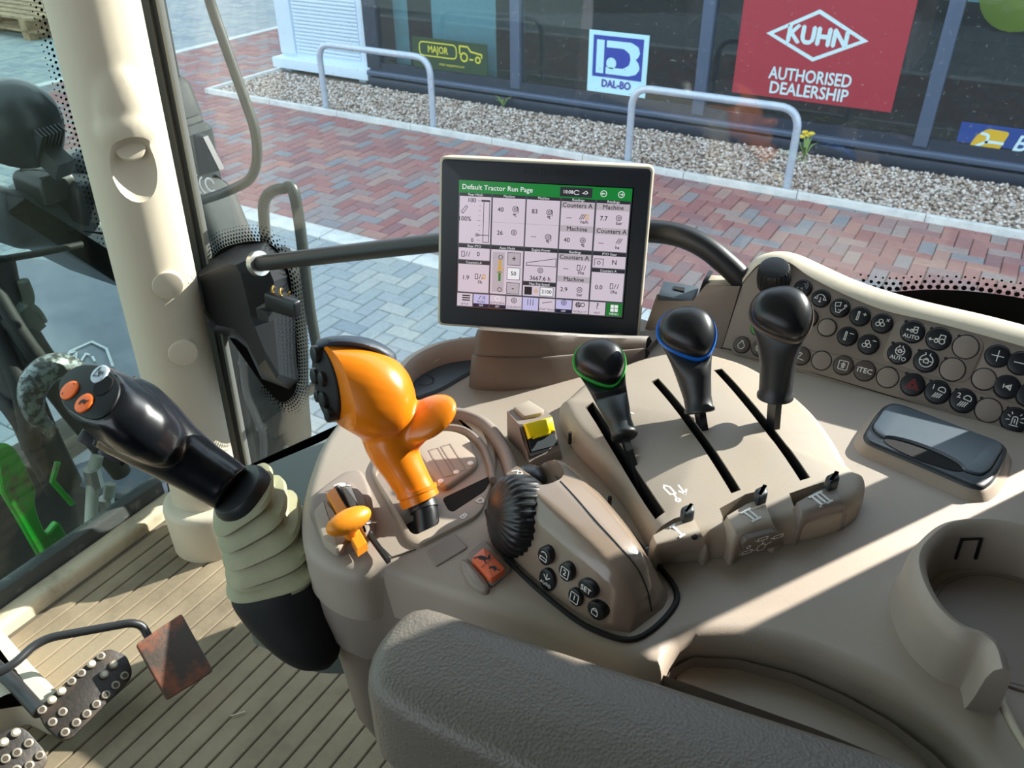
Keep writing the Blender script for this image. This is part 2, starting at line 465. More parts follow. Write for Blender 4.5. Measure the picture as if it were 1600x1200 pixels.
def lay(name, areas, mo, mi, n_single, label):
    cs = []
    for a in areas: cs += herring(*a, in_view)
    cs.sort(key=lambda c: (c[0] ** 2 + c[1] ** 2))
    # the singles: bricks nearest to the cab that its side window looks on
    def seen(c):
        d = ROT.T @ (V(c[0], c[1], 0) - EYE); px, py = 800 + 1300 * d[0] / -d[2], 600 - 1300 * d[1] / -d[2]
        return (400 < px < 1600 and 150 < py < 600 and not (690 < px < 1020 and 250 < py < 520) and not (px > 640 and py > 545) and not (px > 1180 and py > 470))
    first = [c for c in cs if c[3] is None and seen(c)][:n_single]
    fs = set(first); rest = [c for c in cs if c not in fs]
    g = brick_geo(); me = bpy.data.meshes.new(name)
    me.from_pydata([tuple(v) for v in g[0]], [], [list(f) for f in g[1]]); me.materials.append(mo)
    for c in first:
        o = bpy.data.objects.new(name, me); COL.objects.link(o); o.parent = ground
        o.location = Vector(V(c[0], c[1], rng.normal(0, .0012)) - wloc(ground)); o.rotation_euler = (rng.normal(0, .004), rng.normal(0, .004), math.pi / 2 * c[2] + rng.normal(0, .006))
    gv = np.array(g[0]); allv, allf = [], []
    for c in rest:
        v = gv.copy()
        if c[3]:
            a0, a1, b0, b1 = c[3]
            k = len(allv) * len(gv); sx = (a1 - a0) / .2; sy = (b1 - b0) / .1
            allv.append(v * V(sx, sy, 1) + V((a0 + a1) / 2, (b0 + b1) / 2, rng.normal(0, .001))); allf += [[i + k for i in f] for f in g[1]]
            continue
        if c[2]: v = v[:, [1, 0, 2]] * V(-1, 1, 1)
        k = len(allv) * len(gv); allv.append(v + V(c[0], c[1], rng.normal(0, .0012))); allf += [[i + k for i in f] for f in g[1]]
    make(name.replace('paver', 'paving'), (np.concatenate(allv), allf), mi, ground, 0, label, kind='stuff')
lay('red_paver', [(-9.57, 3.0, 4.145, 6.342), (-9.57, -7.712, 6.342, 16.0)], red_obj, red_isl, 300, 'smaller or farther red herringbone block paving')
lay('grey_paver', [(-9.0, 1.0, .6, 3.965), (-24, -9.72, 1.5, 24)], grey_obj, grey_isl, 300, 'remaining grey herringbone block paving')
for k in range(16):
    make('kerb_stone', slab(hz(0), rect(-9.55 + k * .8 + .004, 3.97, -9.55 + (k + 1) * .8 - .004, 4.14), -.2, .006, .008, 2), conc, ground, 30)
for k in range(10):
    make('gravel_edging', slab(hz(0), rect(-7.66 + k * .915 + .003, 6.345, -7.66 + (k + 1) * .915 - .003, 6.395), -.2, .05, .01, 2), conc, ground, 30)
for k in range(3):
    make('gravel_edging', slab(hz(0), rect(-7.71, 6.345 + k * .915, -7.66, 6.345 + (k + 1) * .915 - .006), -.2, .05, .01, 2), conc, ground, 30)
for k in range(12):
    make('kerb_stone', slab(hz(0), rect(-9.71, 4.2 + k * .915, -9.57, 4.2 + (k + 1) * .915 - .006), -.2, .008, .008, 2), conc, ground, 30)

# gravel bed: tens of thousands of chips, one body
grav_m = ramp_mat('gravel_chip', [(0, (140, 124, 110)), (.25, (200, 180, 162)), (.5, (226, 214, 200)), (.75, (246, 242, 236)), (1, (176, 150, 134))], .75, True)
def gravel():
    n = 23000
    base = np.array([(1, 0, 0), (-1, 0, 0), (0, 1, 0), (0, -1, 0), (0, 0, 1), (0, 0, -1)], float)
    F8 = np.array([(0, 2, 4), (2, 1, 4), (1, 3, 4), (3, 0, 4), (2, 0, 5), (1, 2, 5), (3, 1, 5), (0, 3, 5)])
    xs = rng.uniform(-7.65, 2.0, n); ys = rng.uniform(6.425, 7.40, n)
    zs = rng.uniform(-.018, .022, n)
    sc = rng.uniform(.011, .024, (n, 1, 3)) * np.array([1.15, 1.0, .75])
    ang = rng.uniform(0, 2 * np.pi, n); tl = rng.normal(0, .5, n)
    v = base[None] * sc * rng.uniform(.75, 1.25, (n, 6, 1))
    ct, st = np.cos(tl)[:, None], np.sin(tl)[:, None]
    y2 = v[..., 1] * ct - v[..., 2] * st; z2 = v[..., 1] * st + v[..., 2] * ct
    ca, sa = np.cos(ang)[:, None], np.sin(ang)[:, None]
    x3 = v[..., 0] * ca - y2 * sa; y3 = v[..., 0] * sa + y2 * ca
    P = np.stack([x3 + xs[:, None], y3 + ys[:, None], z2 + zs[:, None]], -1).reshape(-1, 3)
    Fc = (F8[None] + (np.arange(n) * 6)[:, None, None]).reshape(-1, 3)
    me = bpy.data.meshes.new('gravel'); me.vertices.add(len(P)); me.vertices.foreach_set('co', P.ravel())
    me.loops.add(Fc.size); me.loops.foreach_set('vertex_index', Fc.ravel().astype(np.int32))
    me.polygons.add(len(Fc)); me.polygons.foreach_set('loop_start', np.arange(0, Fc.size, 3, dtype=np.int32)); me.polygons.foreach_set('loop_total', np.full(len(Fc), 3, np.int32))
    me.update(); me.validate(); me.materials.append(grav_m)
    o = bpy.data.objects.new('gravel', me); COL.objects.link(o)
    props(o, 'strip of pale loose gravel between the red paving and the showroom', 'gravel', kind='stuff')
gravel()
make('gravel_bed', box((-7.66, 6.39, -.04), (2.2, 7.7, -.002)), mat('gravel_soil', (128, 118, 106), .95), ground, 0)

# ================================================================== SHOWROOM
alu = mat('dark_blue_aluminium', (52, 62, 78), .35, metal=.3)
alu2 = mat('blue_grey_rail', (84, 100, 124), .35, metal=.3)
FY = 7.5
front = thing('wall_outside', 'dark glazed showroom front beyond the gravel strip', None, (-6.25, FY, 0), kind='structure')
XE = [-6.22] + [at(px, py, y=FY)[0] for px, py in ((808, 172), (1088, 210), (1428, 264))] + [at(1428, 264, y=FY)[0] + 1.75]
make('base_rail', slab(Frame((0, FY, 0), (1, 0, 0), (0, 0, 1)), rect(-6.3, .0, 3.2, .1), -.1, .055, .006, 2), alu, front, 30)
make('sill_rail', slab(Frame((0, FY, 0), (1, 0, 0), (0, 0, 1)), rect(-6.3, .125, 3.2, .175), -.1, .075, .01, 2), alu2, front, 30)
make('bottom_frame', box((-6.28, FY - .03, .175), (3.2, FY + .07, .26)), alu, front, 0)
make('head_fascia', box((-6.3, FY - .05, 3.1), (3.2, FY + .3, 4.6)), mat('fascia_cladding', (70, 76, 84), .5), front, 0)
for k, xx in enumerate(XE):
    w = .055 if k else .09
    make('mullion', slab(Frame((0, FY, 0), (1, 0, 0), (0, 0, 1)), rect(xx - w, .2, xx + w, 3.12), -.07, .045, .006, 2), alu2 if k else alu, front, 30)
for k in range(4):
    o = make('window_%d' % (k + 3), box((XE[k] + .05, FY - .004, .25), (XE[k + 1] - .05, FY + .004, 3.12)), glass_shop, None, 0, 'tall dark showroom pane number %d from its left corner' % (k + 1), kind='structure')
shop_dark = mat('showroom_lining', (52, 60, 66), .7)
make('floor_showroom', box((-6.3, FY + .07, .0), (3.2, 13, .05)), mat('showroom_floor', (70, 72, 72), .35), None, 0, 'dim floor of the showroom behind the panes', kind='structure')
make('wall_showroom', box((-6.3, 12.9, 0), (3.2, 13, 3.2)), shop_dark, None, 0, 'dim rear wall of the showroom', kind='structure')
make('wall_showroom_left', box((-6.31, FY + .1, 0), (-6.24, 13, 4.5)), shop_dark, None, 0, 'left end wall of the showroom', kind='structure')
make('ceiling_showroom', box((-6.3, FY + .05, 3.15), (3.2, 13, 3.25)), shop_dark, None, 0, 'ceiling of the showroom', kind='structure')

wh = mat('warehouse_cladding', (96, 102, 106), .6)  # for unseen blocks added to keep the far yard in shade
for k, (y0, y1, h, x1) in enumerate(((13.1, 24.0, 8.0, 9.0), (24.1, 60.0, 13.0, 9.0))):
    make('wall_warehouse', box((-6.3, y0, 0), (x1, y1, h)), wh, None, 0, ('lower', 'taller')[k] + ' warehouse behind the showroom', kind='structure')
make('wall_showroom_upper', box((-6.3, 10.0, 4.6), (3.2, 13.0, 6.4)), wh, None, 0, 'raised roof part of the showroom', kind='structure')  # added out of sight so its shadow reaches the left paving

# signs stuck on the outside of the panes
SF = Frame((0, FY - .011, 0), (1, 0, 0), (0, 0, 1))     # n points to -y, towards the yard
def sq(px, py): return SF.q(px, py)
def sign_board(name, label, pa, pb, m):
    a, b = sq(*pa), sq(*pb)
    x0, x1, z0, z1 = min(a[0], b[0]), max(a[0], b[0]), min(a[1], b[1]), max(a[1], b[1])
    t = thing(name, label, 'sign', (x0, FY - .011, max(z0, .26)))
    make('board', slab(SF, rect(x0, max(z0, .27), x1, z1), -.006, 0, .001, 1), m, t, 30)
    return t, x0, x1, max(z0, .27), z1
teal_w = mat('teal_white_sign', (190, 240, 250), .5); navy = mat('navy_print', (44, 66, 168), .5)
olive = mat('olive_sign', (40, 66, 40), .5); lime = mat('lime_print', (216, 214, 60), .5)
sred = mat('sign_red', (164, 46, 60), .5); swhite = mat('sign_white', (205, 236, 240), .5)
sblue = mat('sign_blue', (28, 66, 140), .5); gold = mat('sign_gold', (216, 178, 40), .5)
t, x0, x1, z0, z1 = sign_board('brand_sign', 'dark olive sign with yellow lettering and a tractor outline, leftmost in the showroom glass', (643, 56), (762, 128), olive)
w, h = x1 - x0, z1 - z0
F0 = Frame(SF.p(x0, z0), (1, 0, 0), (0, 0, 1))
make('border', ribbon(F0, [rpoly(rect(.10 * w, .42 * h, .60 * w, .86 * h), .05) + [rpoly(rect(.10 * w, .42 * h, .60 * w, .86 * h), .05)[0]]], .012, .001), lime, t, 0)
text('lettering', F0, 'MAJOR', (.35 * w, .635 * h), .31 * h, lime, t, .001, bold=.002, sx=.86)
text('lettering', F0, 'major-equipment.com', (.53 * w, .2 * h), .13 * h, lime, t, .001, sx=.9)
c1, c2 = (.70 * w, .52 * h), (.88 * w, .48 * h)
make('tractor_outline', ribbon(F0, [arc(c1, .13 * h, 0, 360, 20), arc(c2, .09 * h, 0, 360, 18), [(.645 * w, .6 * h), (.645 * w, .86 * h), (.75 * w, .86 * h), (.79 * w, .72 * h), (.93 * w, .66 * h), (.93 * w, .55 * h)], [(.77 * w, .47 * h), (.82 * w, .47 * h)]], .016, .001), lime, t, 0)
t, x0, x1, z0, z1 = sign_board('brand_sign', 'pale blue sign with a large dark blue letter emblem, behind the nearer hoop', (921, 46), (1006, 172), teal_w)
w, h = x1 - x0, z1 - z0; F0 = Frame(SF.p(x0, z0), (1, 0, 0), (0, 0, 1))
make('blue_field', flat(F0, [rect(.08 * w, .26 * h, .92 * w, .93 * h)], .001), navy, t, 0)
make('emblem', flat(F0, [rect(.14 * w, .32 * h, .27 * w, .86 * h)], .002), teal_w, t, 0)
outer = [(.31 * w, .86 * h), (.72 * w, .86 * h), (.84 * w, .80 * h), (.87 * w, .70 * h), (.84 * w, .63 * h), (.80 * w, .60 * h), (.86 * w, .54 * h), (.88 * w, .45 * h), (.82 * w, .36 * h), (.70 * w, .32 * h), (.31 * w, .32 * h)]
inner = [(.31 * w, .75 * h), (.60 * w, .75 * h), (.70 * w, .68 * h), (.72 * w, .59 * h), (.70 * w, .50 * h), (.60 * w, .43 * h), (.31 * w, .43 * h)]
vs, fs = [], []
A, B = resample(outer, 40, False), resample(inner, 40, False)
make('emblem', ([F0.p(p[0], p[1], .002) for p in A + B], [[i, i + 1, 41 + i, 40 + i] for i in range(39)]), teal_w, t, 0)
make('emblem', flat(F0, [circ((.40 * w, .50 * h), .085 * w, 20)], .002), teal_w, t, 0)
text('lettering', F0, 'DAL-BO', (.5 * w, .155 * h), .17 * h, navy, t, .002, bold=.005, sx=.9)
t, x0, x1, z0, z1 = sign_board('dealer_sign', 'large red dealership sign with a diamond emblem and white lettering', (1168, -40), (1392, 176), sred)
w, h = x1 - x0, z1 - z0; F0 = Frame(SF.p(x0, z0), (1, 0, 0), (0, 0, 1))
def f0(px, py): return F0.q(px, py)
dia = [f0(1203, 52), f0(1281, 18), f0(1351, 64), f0(1270, 93)]
make('diamond', ribbon(F0, [dia + [dia[0]]], .03, .001), swhite, t, 0)
cx = f0(1277, 58)
text('lettering', F0, 'KUHN', cx, .19, swhite, t, .001, bold=.009, sx=.92, rot=-.02)
text('lettering', F0, 'AUTHORISED', f0(1265, 121), .14, swhite, t, .001, bold=.003, sx=.80)
text('lettering', F0, 'DEALERSHIP', f0(1262, 144), .14, swhite, t, .001, bold=.003, sx=.86)
t, x0, x1, z0, z1 = sign_board('brand_sign', 'blue sign with a gold leaf shaped emblem, low in the right-hand pane', (1503, 190), (1660, 262), sblue)
F0 = Frame(SF.p(x0, z0), (1, 0, 0), (0, 0, 1))
lf = [f0(1507, 237), f0(1527, 210), f0(1544, 201), f0(1579, 207), f0(1555, 243)]
make('emblem', flat(F0, [rpoly(ccw(lf), .03)], .001), gold, t, 0)
make('emblem', ribbon(F0, [catmull([f0(1509, 235), f0(1530, 226), f0(1545, 222), f0(1568, 225)], 5), catmull([f0(1533, 208), f0(1544, 212), f0(1540, 224)], 4)], .022, .002), swhite, t, 0)
text('lettering', F0, 'Bogballe', (f0(1583, 222)[0], f0(1583, 224)[1]), .17, swhite, t, .001, align='LEFT', bold=.003, shear=.25)

# pale blinds and a banner hanging behind the panes
blind = mat('pale_teal_blind', (176, 222, 224), .7)
for (pa, pb, lab) in (((606, -80), (642, 104), 'narrow pale blind hanging beside the showroom corner'), ((668, -80), (776, 132), 'wide pale blind hanging behind the olive sign')):
    a, b = at(*pa, y=7.75), at(*pb, y=7.75)
    props(make('window_blind', slab(Frame((0, 7.75, 0), (1, 0, 0), (0, 0, 1)), rect(a[0], b[2], b[0], 3.1), -.01, 0, .003, 1), blind, None, 30, lab), cat='blind', group='blinds in the showroom')
a, b = at(1335, 20, y=8.3), at(1700, 34, y=8.3)
t = thing('hanging_banner', 'pale teal banner with a yellow green disc, hanging high in the showroom', 'banner', (a[0], 8.3, a[2]))
make('cloth', slab(Frame((0, 8.3, 0), (1, 0, 0), (0, 0, 1)), rect(a[0], b[2] + .08, b[0] + 1, 3.1), -.01, 0, .003, 1), blind, t, 30)
c = at(1597, -12, y=8.28)
make('disc', disc(Frame((0, 8.3, 0), (1, 0, 0), (0, 0, 1)), (c[0], c[2]), .3, 0, .006, .001), lime, t, 30)
# machines waiting in the showroom dusk
t = thing('parked_machine', 'dark field machine standing in the dim showroom', 'machine', (-2.2, 9.6, .05))
mm = mat('machine_paint', (96, 70, 64), .5)
make('body', slab(hz(.35), rpoly(rect(-3.4, 9.3, -1.0, 10.6), .2), 0, .6, .12, 4), mm, t, 40)
for xx in (-3.0, -1.4): make('wheel', slab(Frame((xx, 9.25, .4), (1, 0, 0), (0, 0, 1)), circ((0, 0), .35, 28), -.2, 0, .04, 3), black_m, t, 40)
make('hood', slab(hz(.95), rpoly(rect(-2.6, 9.4, -1.6, 10.4), .15), 0, .5, .1, 4), mm, t, 40)

# white louvred cabinet at the showroom corner
wcab = mat('white_cabinet', (205, 226, 240), .5)
cl, cr = -7.72, -6.38
t = thing('louvred_cabinet', 'tall white ribbed cabinet at the left end of the showroom', 'cabinet', (cl, 7.56, 0))
make('plinth', slab(hz(0), rect(cl - .05, 7.47, cr + .05, 8.8), .05, .16, .01, 2), wcab, t, 30)
make('body', box((cl, 7.6, .16), (cr, 8.7, 3.2)), wcab, t, 0)
FC = Frame((0, 7.6, 0), (1, 0, 0), (0, 0, 1))
make('side_panel', slab(FC, rect(cl + .01, .2, cl + .24, 3.2), 0, .03, .006, 2), wcab, t, 30)
ribs = [slab(FC, rect(cl + .27, .22 + k * .04, cr - .12, .22 + k * .04 + .032), 0, .022, .01, 2) for k in range(74)]
props(make('rib', join(*ribs), wcab, t, 30, 'close horizontal ribs of the white panel'), kind='stuff')
make('corner_post', slab(FC, rect(cr - .1, .16, cr, 3.2), 0, .035, .006, 2), wcab, t, 30)
for xx in (cl + .1, cr - .1): make('foot', box((xx - .05, 7.55, -.04), (xx + .05, 7.65, .06)), wcab, t, 0)

# galvanised hoops
galv = mat('galvanised_tube', (178, 194, 210), .42, metal=.35, vary=((196, 208, 220), 14, .4, .7))
def hoop(xa, xb, pt_a, label):
    zt = at(*pt_a, y=6.44)[2]
    P = fillet([V(xa, 6.44, -.1), V(xa, 6.44, zt), V(xb, 6.44, zt), V(xb, 6.44, -.1)], .16, 8)
    o = make('hoop_barrier', tube(P, .03, 14), galv, None, 60, label, cat='barrier', group='grey tubular hoops in the gravel')
hoop(at(511, 178, y=6.44)[0], at(678, 208, y=6.44)[0], (580, 79), 'grey tubular hoop standing in gravel before the white cabinet')
hoop(at(981, 252, y=6.44)[0], at(1227, 305, y=6.44)[0], (1110, 152), 'grey tubular hoop standing in gravel before the large red sign')

# weeds in the gravel
weed_m = mat('weed_green', (120, 150, 80), .6); flower = mat('weed_flower', (220, 200, 60), .6)
def weed(px, py, hgt, label, fl=False):
    p = at(px, py, z=.02); t = thing('weed', label, 'weed', p)
    for k in range(9):
        a = rng.uniform(0, 6.28); l = hgt * rng.uniform(.6, 1.1); d = V(math.cos(a), math.sin(a), 0); s = V(-d[1], d[0], 0) * .012
        q = [p, p + d * l * .3 + V(0, 0, l * .6), p + d * l * .7 + V(0, 0, l * .75)]
        make('leaf', ([q[0] - s * .4, q[0] + s * .4, q[1] + s, q[2], q[1] - s, q[1] + V(0, 0, .004)], [[0, 1, 5], [1, 2, 5], [2, 3, 5], [3, 4, 5], [4, 0, 5]]), weed_m, t, 60)
    if fl:
        for k in range(4):
            c = p + V(rng.uniform(-.06, .06), rng.uniform(-.05, .05), hgt * 1.05 + rng.uniform(-.03, .04))
            make('flower', ell(c, V(1, 0, 0), V(0, 1, 0), V(0, 0, 1), .03, .03, .015, 8, 5), flower, t, 60)
weed(786, 168, .16, 'small green weed in gravel below the blue grey sill')
weed(1256, 246, .2, 'yellow flowered weed beside the right foot of the nearer hoop', True)

# far left: pallets along the yard edge, a yellow marker
pal = mat('weathered_timber', (176, 150, 116), .8, vary=((120, 96, 72), 9, .4, .7))
p0 = at(60, 44, z=0)
t = thing('pallet_pile', 'low pile of timber pallets at the far edge of the yard', 'pallet', p0)
for k in range(7):
    for j in range(2):
        make('plank', box((p0[0] - 3.5, p0[1] - .6 + k * .22, .1 + j * .16), (p0[0] + .9, p0[1] - .45 + k * .22, .13 + j * .16)), pal, t, 0)
for k in range(5):
    make('bearer', box((p0[0] - 3.4 + k * 1.0, p0[1] - .62, 0), (p0[0] - 3.25 + k * 1.0, p0[1] + .9, .1)), pal, t, 0)
    make('bearer', box((p0[0] - 3.4 + k * 1.0, p0[1] - .62, .13), (p0[0] - 3.25 + k * 1.0, p0[1] + .9, .26)), pal, t, 0)
p1 = at(-3, 140, z=0)
t = thing('marker_post', 'yellow marker post standing on grey paving at the far left', 'post', p1)
make('post', tube([p1, p1 + V(0, 0, .55)], .05, 14), mat('marker_yellow', (240, 220, 20), .5), t, 60)
make('cap', disc(hz(p1[2] + .55, (0, 0)), (p1[0], p1[1]), .055, 0, .03, .01), black_p, t, 40)

# ================================================================== CAB SHELL
ZF = 1.26
fl = make('floor', box((-1.235, -.75, 1.16), (.55, .84, ZF - .0035)), mat_gap, None, 0, 'ribbed rubber mat on the cab floor', kind='structure')
for k in range(40):
    x0 = -1.185 + k * .0305
    y1 = .72 if x0 < -.76 else .6
    make('mat_rib', slab(hz(0), rect(x0, -.62, x0 + .0280, y1), ZF - .01, ZF, .0015, 1), mat_floor, fl, 30)
sill = mat('sill_beige', (196, 184, 158), .6, vary=((150, 138, 116), 10, .5, .7))
make('trim_2', slab(hz(0), rect(-1.236, -.75, -1.196, .72), 1.2, 1.285, .012, 3), sill, None, 40, 'pale sill along the foot of the windscreen', kind='structure')
make('trim_3', slab(hz(0), rect(-1.262, -.75, -1.234, .72), 1.15, 1.312, .006, 2), mat('worn_sill_dark', (62, 66, 64), .6, vary=((110, 110, 104), 24, .55, .7), bump=(70, .5)), None, 40, 'dark scuffed strip along the bottom edge of the windscreen', kind='structure')
make('ceiling', box((-1.35, -.95, 2.98), (1.0, 1.0, 3.08)), cream, None, 0, 'cab roof lining', kind='structure')
make('wall_rear', box((.62, -.9, 1.16), (.66, .83, 2.98)), black_p, None, 0, 'black lower rear wall of the cab', kind='structure')  # out of sight, put in to cut the sky light inside
make('wall_left', box((-1.2, -.86, 1.0), (.62, -.8, 2.0)), black_p, None, 0, 'left side of the cab', kind='structure')  # real side is glazed; opaque here to darken the cab
make('trim_8', box((-.1, -.86, 2.0), (.62, -.8, 2.98)), black_p, None, 0, 'left rear pillar of the cab', kind='structure')  # unseen, put in to hold back sky light from the left
# lower right wall and the two uprights behind the side window
make('wall_right', box((-1.1, .856, .9), (.62, .9, 1.2)), black_p, None, 0, 'black lower right side of the cab', kind='structure')
make('wall_right_rear', box((-.68, .858, .9), (.62, .90, 1.58)), black_p, None, 0, 'black lower side panel of the cab beside the console', kind='structure')
make('trim_9', box((.1826, .831, 2.27), (.206, .841, 2.98)), black_p, None, 0, 'hinge plate between the two uprights', kind='structure')  # added to stop a stripe of sun crossing the armrest
make('trim_4', slab(hz(0), rpoly(rect(.1308, .83, .1826, .842), .004), 1.2, 2.98, .002, 1), black_p, None, 30, 'slim upright at the rear edge of the right side window', kind='structure')
make('trim_5', slab(hz(0), rpoly(rect(.206, .83, .62, .842), .004), 1.2, 2.98, .002, 1), beige, None, 30, 'broad right rear pillar of the cab', kind='structure')
make('trim_6', box((.62, .6, 1.9), (.7, .9, 2.98)), beige, None, 0, 'rear corner pillar of the cab', kind='structure')

# front right pillar
def pillar():
    rings = []
    for z in np.linspace(1.24, 2.99, 30):
        t = (z - 1.3) / .9
        cy = .706 + .036 * t; cx = -1.082 - .0 * t
        sh = 1.0
        o = []
        for k in range(36):
            a = 2 * math.pi * k / 36
            f = lambda s: math.copysign(abs(s) ** .92, s)
            o.append(V(cx + .056 * f(math.cos(a)) * sh, cy + .058 * f(math.sin(a)) * sh, z))
        rings.append(o)
    return loft(rings)
pn = nrm(V(.82, -.57, 0)); pu = V(.57, .82, 0); pv = nrm(V(0, .04, 1))
def on_pillar(px, py, off=0.0):
    """sight line down to the camera-side face of the pillar"""
    F = Frame(V(-1.082, .725, 1.75) + pn * (.056 + off), pu, pv)
    return at(px, py, pl=F)
b0, b1 = on_pillar(172, 100), on_pillar(200, 216)
boss = [ell((b0 * .35 + b1 * .65) - pn * .012, pu, nrm(b1 - b0), pn, .036, .075, .024, 24, 12), ell(b1 - pn * .012 + pv * .012, pu, pv, pn, .04, .035, .03, 24, 12)]
body = blend([pillar()] + boss, .004, 8)
pc = on_pillar(213, 258)
body = cut(body, [ell(pc + pn * .012 - pv * .006, pu, pv, pn, .04, .05, .03, 28, 14)])
pil = make('trim_1', body, cream, None, 50, 'cream moulded pillar between windscreen and side window', kind='structure')
F = Frame(on_pillar(203, 231) - pn * .012, pu, nrm(pv - .6 * pn))
make('screw_cap', disc(F, (0, 0), .021, -.004, .003, .002, 28), cream, pil, 40)
for q, r in (((262, 445), .0225), ((286, 550), .0225)):
    F = Frame(on_pillar(*q), pu, pv)
    make('screw_cap', disc(F, (0, 0), r, -.012, .006, .003, 28), cream, pil, 40)
F = hz(1.26)
make('foot_ring', slab(F, circ((-1.078, .70), .072, 32, .075), 0, .1, .012, 3), cream, pil, 50)

# dark frame, rubber seal and bright edge between pillar and side glass
GF = Frame((0, .842, 0), (1, 0, 0), (0, 0, 1))
def strip(a, b, h0, h1, m, name):
    P = [GF.q(a[0] - .19 * 60 * 1, -60), GF.q(b[0] - .15 * 60, -60), GF.q(*b), GF.q(b[1] if 0 else b[0] + (b[2] - b[0]), 830) if 0 else GF.q(b[2], 830), GF.q(a[2], 830)]
    P = [P[0], P[1], P[3], P[4]]
    return make(name, slab(GF, P, h0, h1, .002, 1), m, None, 30)
fr = thing('trim_7', 'dark frame with rubber seal between the cream pillar and the side window', None, at(370, 700, y=.842), kind='structure')
for nm, xa, xb, h0, h1, m in (('frame', (195, 372), (238, 388), -.004, .007, frame_m), ('seal', (237, 387), (247, 395), -.004, .004, seal_m), ('edge_bead', (247, 395), (252, 399), -.004, .006, frame_edge)):
    def px_at(e, y): return e[0] + (e[1] - e[0]) * y / 770.0
    P = [GF.q(px_at(xa, -120), -120), GF.q(px_at(xb, -120), -120), GF.q(px_at(xb, 300), 300), GF.q(px_at(xb, 900), 900), GF.q(px_at(xa, 900), 900), GF.q(px_at(xa, 300), 300)]
    make(nm, slab(GF, P, h0, h1, .003, 2), m, fr, 40)

# right side window: 4 mm pane with printed dot border
GY = .85
g0 = Frame((0, GY, 0), (1, 0, 0), (0, 0, 1))
w1 = make('window_1', box((-1.15, GY, 1.27), (.16, GY + .004, 2.98)), glass_cab, None, 0, 'large right side pane of the cab', kind='structure')
def dots(F, outline, inward, rows, pitch, r0, r1, h=.0006, n=6):
    """rows of printed dots fading away from a solid band; outline is a 2D polyline, rows step along 'inward' normals"""
    P = resample(outline, 400, False); L = sum(np.linalg.norm(b - a) for a, b in zip(P, P[1:]))
    vs, fs = [], []
    for k in range(rows):
        m = int(L / pitch); Q = resample(outline, max(2, m), False); r = r0 + (r1 - r0) * k / max(1, rows - 1)
        for i in range(1, len(Q) - 1):
            t = nrm(Q[i + 1] - Q[i - 1]); nn = V(-t[1], t[0]) * inward
            c = Q[i] + nn * (k + .5) * pitch * .8 + t * (pitch / 2 if k % 2 else 0)
            j = len(vs); vs += [F.p(c[0] + r * math.cos(a), c[1] + r * math.sin(a), h) for a in [2 * math.pi * q / n for q in range(n)]]; fs.append(list(range(j, j + n)))
    return vs, fs
def on_glass(*ps): return [V(*g0.q(*p)) for p in ps]
frit_m = mat('printed_black_border', (6, 6, 7), .9, spec=.08)
# band behind the button panel
top = catmull(on_glass((1330, 447), (1390, 455), (1450, 452), (1520, 455), (1600, 466), (1700, 490)), 8)
low = [p - V(0, .3) for p in top]
make('frit_band', flat(g0, [list(top) + list(low[::-1])], .0008), frit_m, w1, 0)
props(make('frit_dots', dots(g0, top, 1, 3, .0072, .0026, .0012), frit_m, w1, 0), kind='stuff')
# border round the latch
ring = catmull(on_glass((318, 470), (335, 400), (380, 378), (425, 382), (450, 420), (458, 470), (466, 560), (462, 610), (440, 628), (410, 600)), 8)
make('frit_band', flat(g0, [ring], .0008), frit_m, w1, 0)
props(make('frit_dots', dots(g0, ring, 1, 5, .0072, .0029, .001), frit_m, w1, 0), kind='stuff')

# windscreen: pane leaning slightly, with dot border along the pillar
WFr = Frame((-1.25, 0, 1.29), (0, 1, 0), nrm(V(.06, 0, 1)))
w2 = make('window_2', loft([[WFr.p(a, b, c) for a, b in ((-.75, 0), (.79, 0), (.79, 1.72), (-.75, 1.72))] for c in (-.002, .002)]), glass_ws, None, 0, 'windscreen pane of the cab, left of the cream pillar', kind='structure')
def on_ws(*ps): return [V(*WFr.q(*p)) for p in ps]
edge = on_ws((72, -20), (120, 160), (180, 375), (262, 770), (280, 850))
make('frit_band', flat(WFr, [catmull(edge, 6) + [p + V(.1, 0) for p in catmull(edge, 6)][::-1]], .003), frit_m, w2, 0)
props(make('frit_dots', dots(WFr, catmull(on_ws((72, -20), (120, 160), (180, 375)), 6), -1, 5, .0085, .0036, .0012, .003), frit_m, w2, 0), kind='stuff')

# ------------------------------------------------------------------ latch and handle bar of the side window
HB = Frame((0, .85, 0), (1, 0, 0), (0, 0, 1))
lat = thing('window_latch', 'black window latch housing with a long black bar across the side window', 'handle', at(390, 540, y=.85))
def lay2(pts, y): return [at(px, py, y=y) for px, py in pts]
outl = [(305, 430), (331, 405), (369, 384), (416, 378), (437, 397), (450, 431), (460, 487), (466, 594), (452, 608), (409, 592), (387, 545), (369, 530), (334, 520), (322, 500)]
mid = [(305, 428), (330, 411), (366, 405), (400, 400), (418, 415), (428, 440), (428, 500), (436, 585), (432, 592), (405, 580), (384, 540), (366, 520), (334, 514), (318, 490)]
face = [(312, 432), (334, 420), (360, 413), (368, 414), (376, 428), (382, 450), (392, 494), (412, 545), (414, 562), (404, 572), (386, 536), (366, 514), (338, 508), (322, 484)]
def rs(P): return [V(*p) for p in P]
R0, R1, R2 = [at(*p, y=.849) for p in rs(outl)], [at(*p, y=.80) for p in rs(mid)], [at(*p, y=.772) for p in rs(face)]
make('housing', loft([R0, R1, R2]), black_p, lat, 15)
bp = [at(395, 414, y=.79), at(410, 411, y=.79), at(690, 378, y=.79), at(940, 356, y=.79), at(1082, 366, y=.79), at(1168, 442, y=.79), at(1178, 500, y=.80)]
make('bar', tube(fillet(bp, .07, 8), .0122, 16), black_p, lat, 60)
ax = nrm(bp[2] - bp[1])
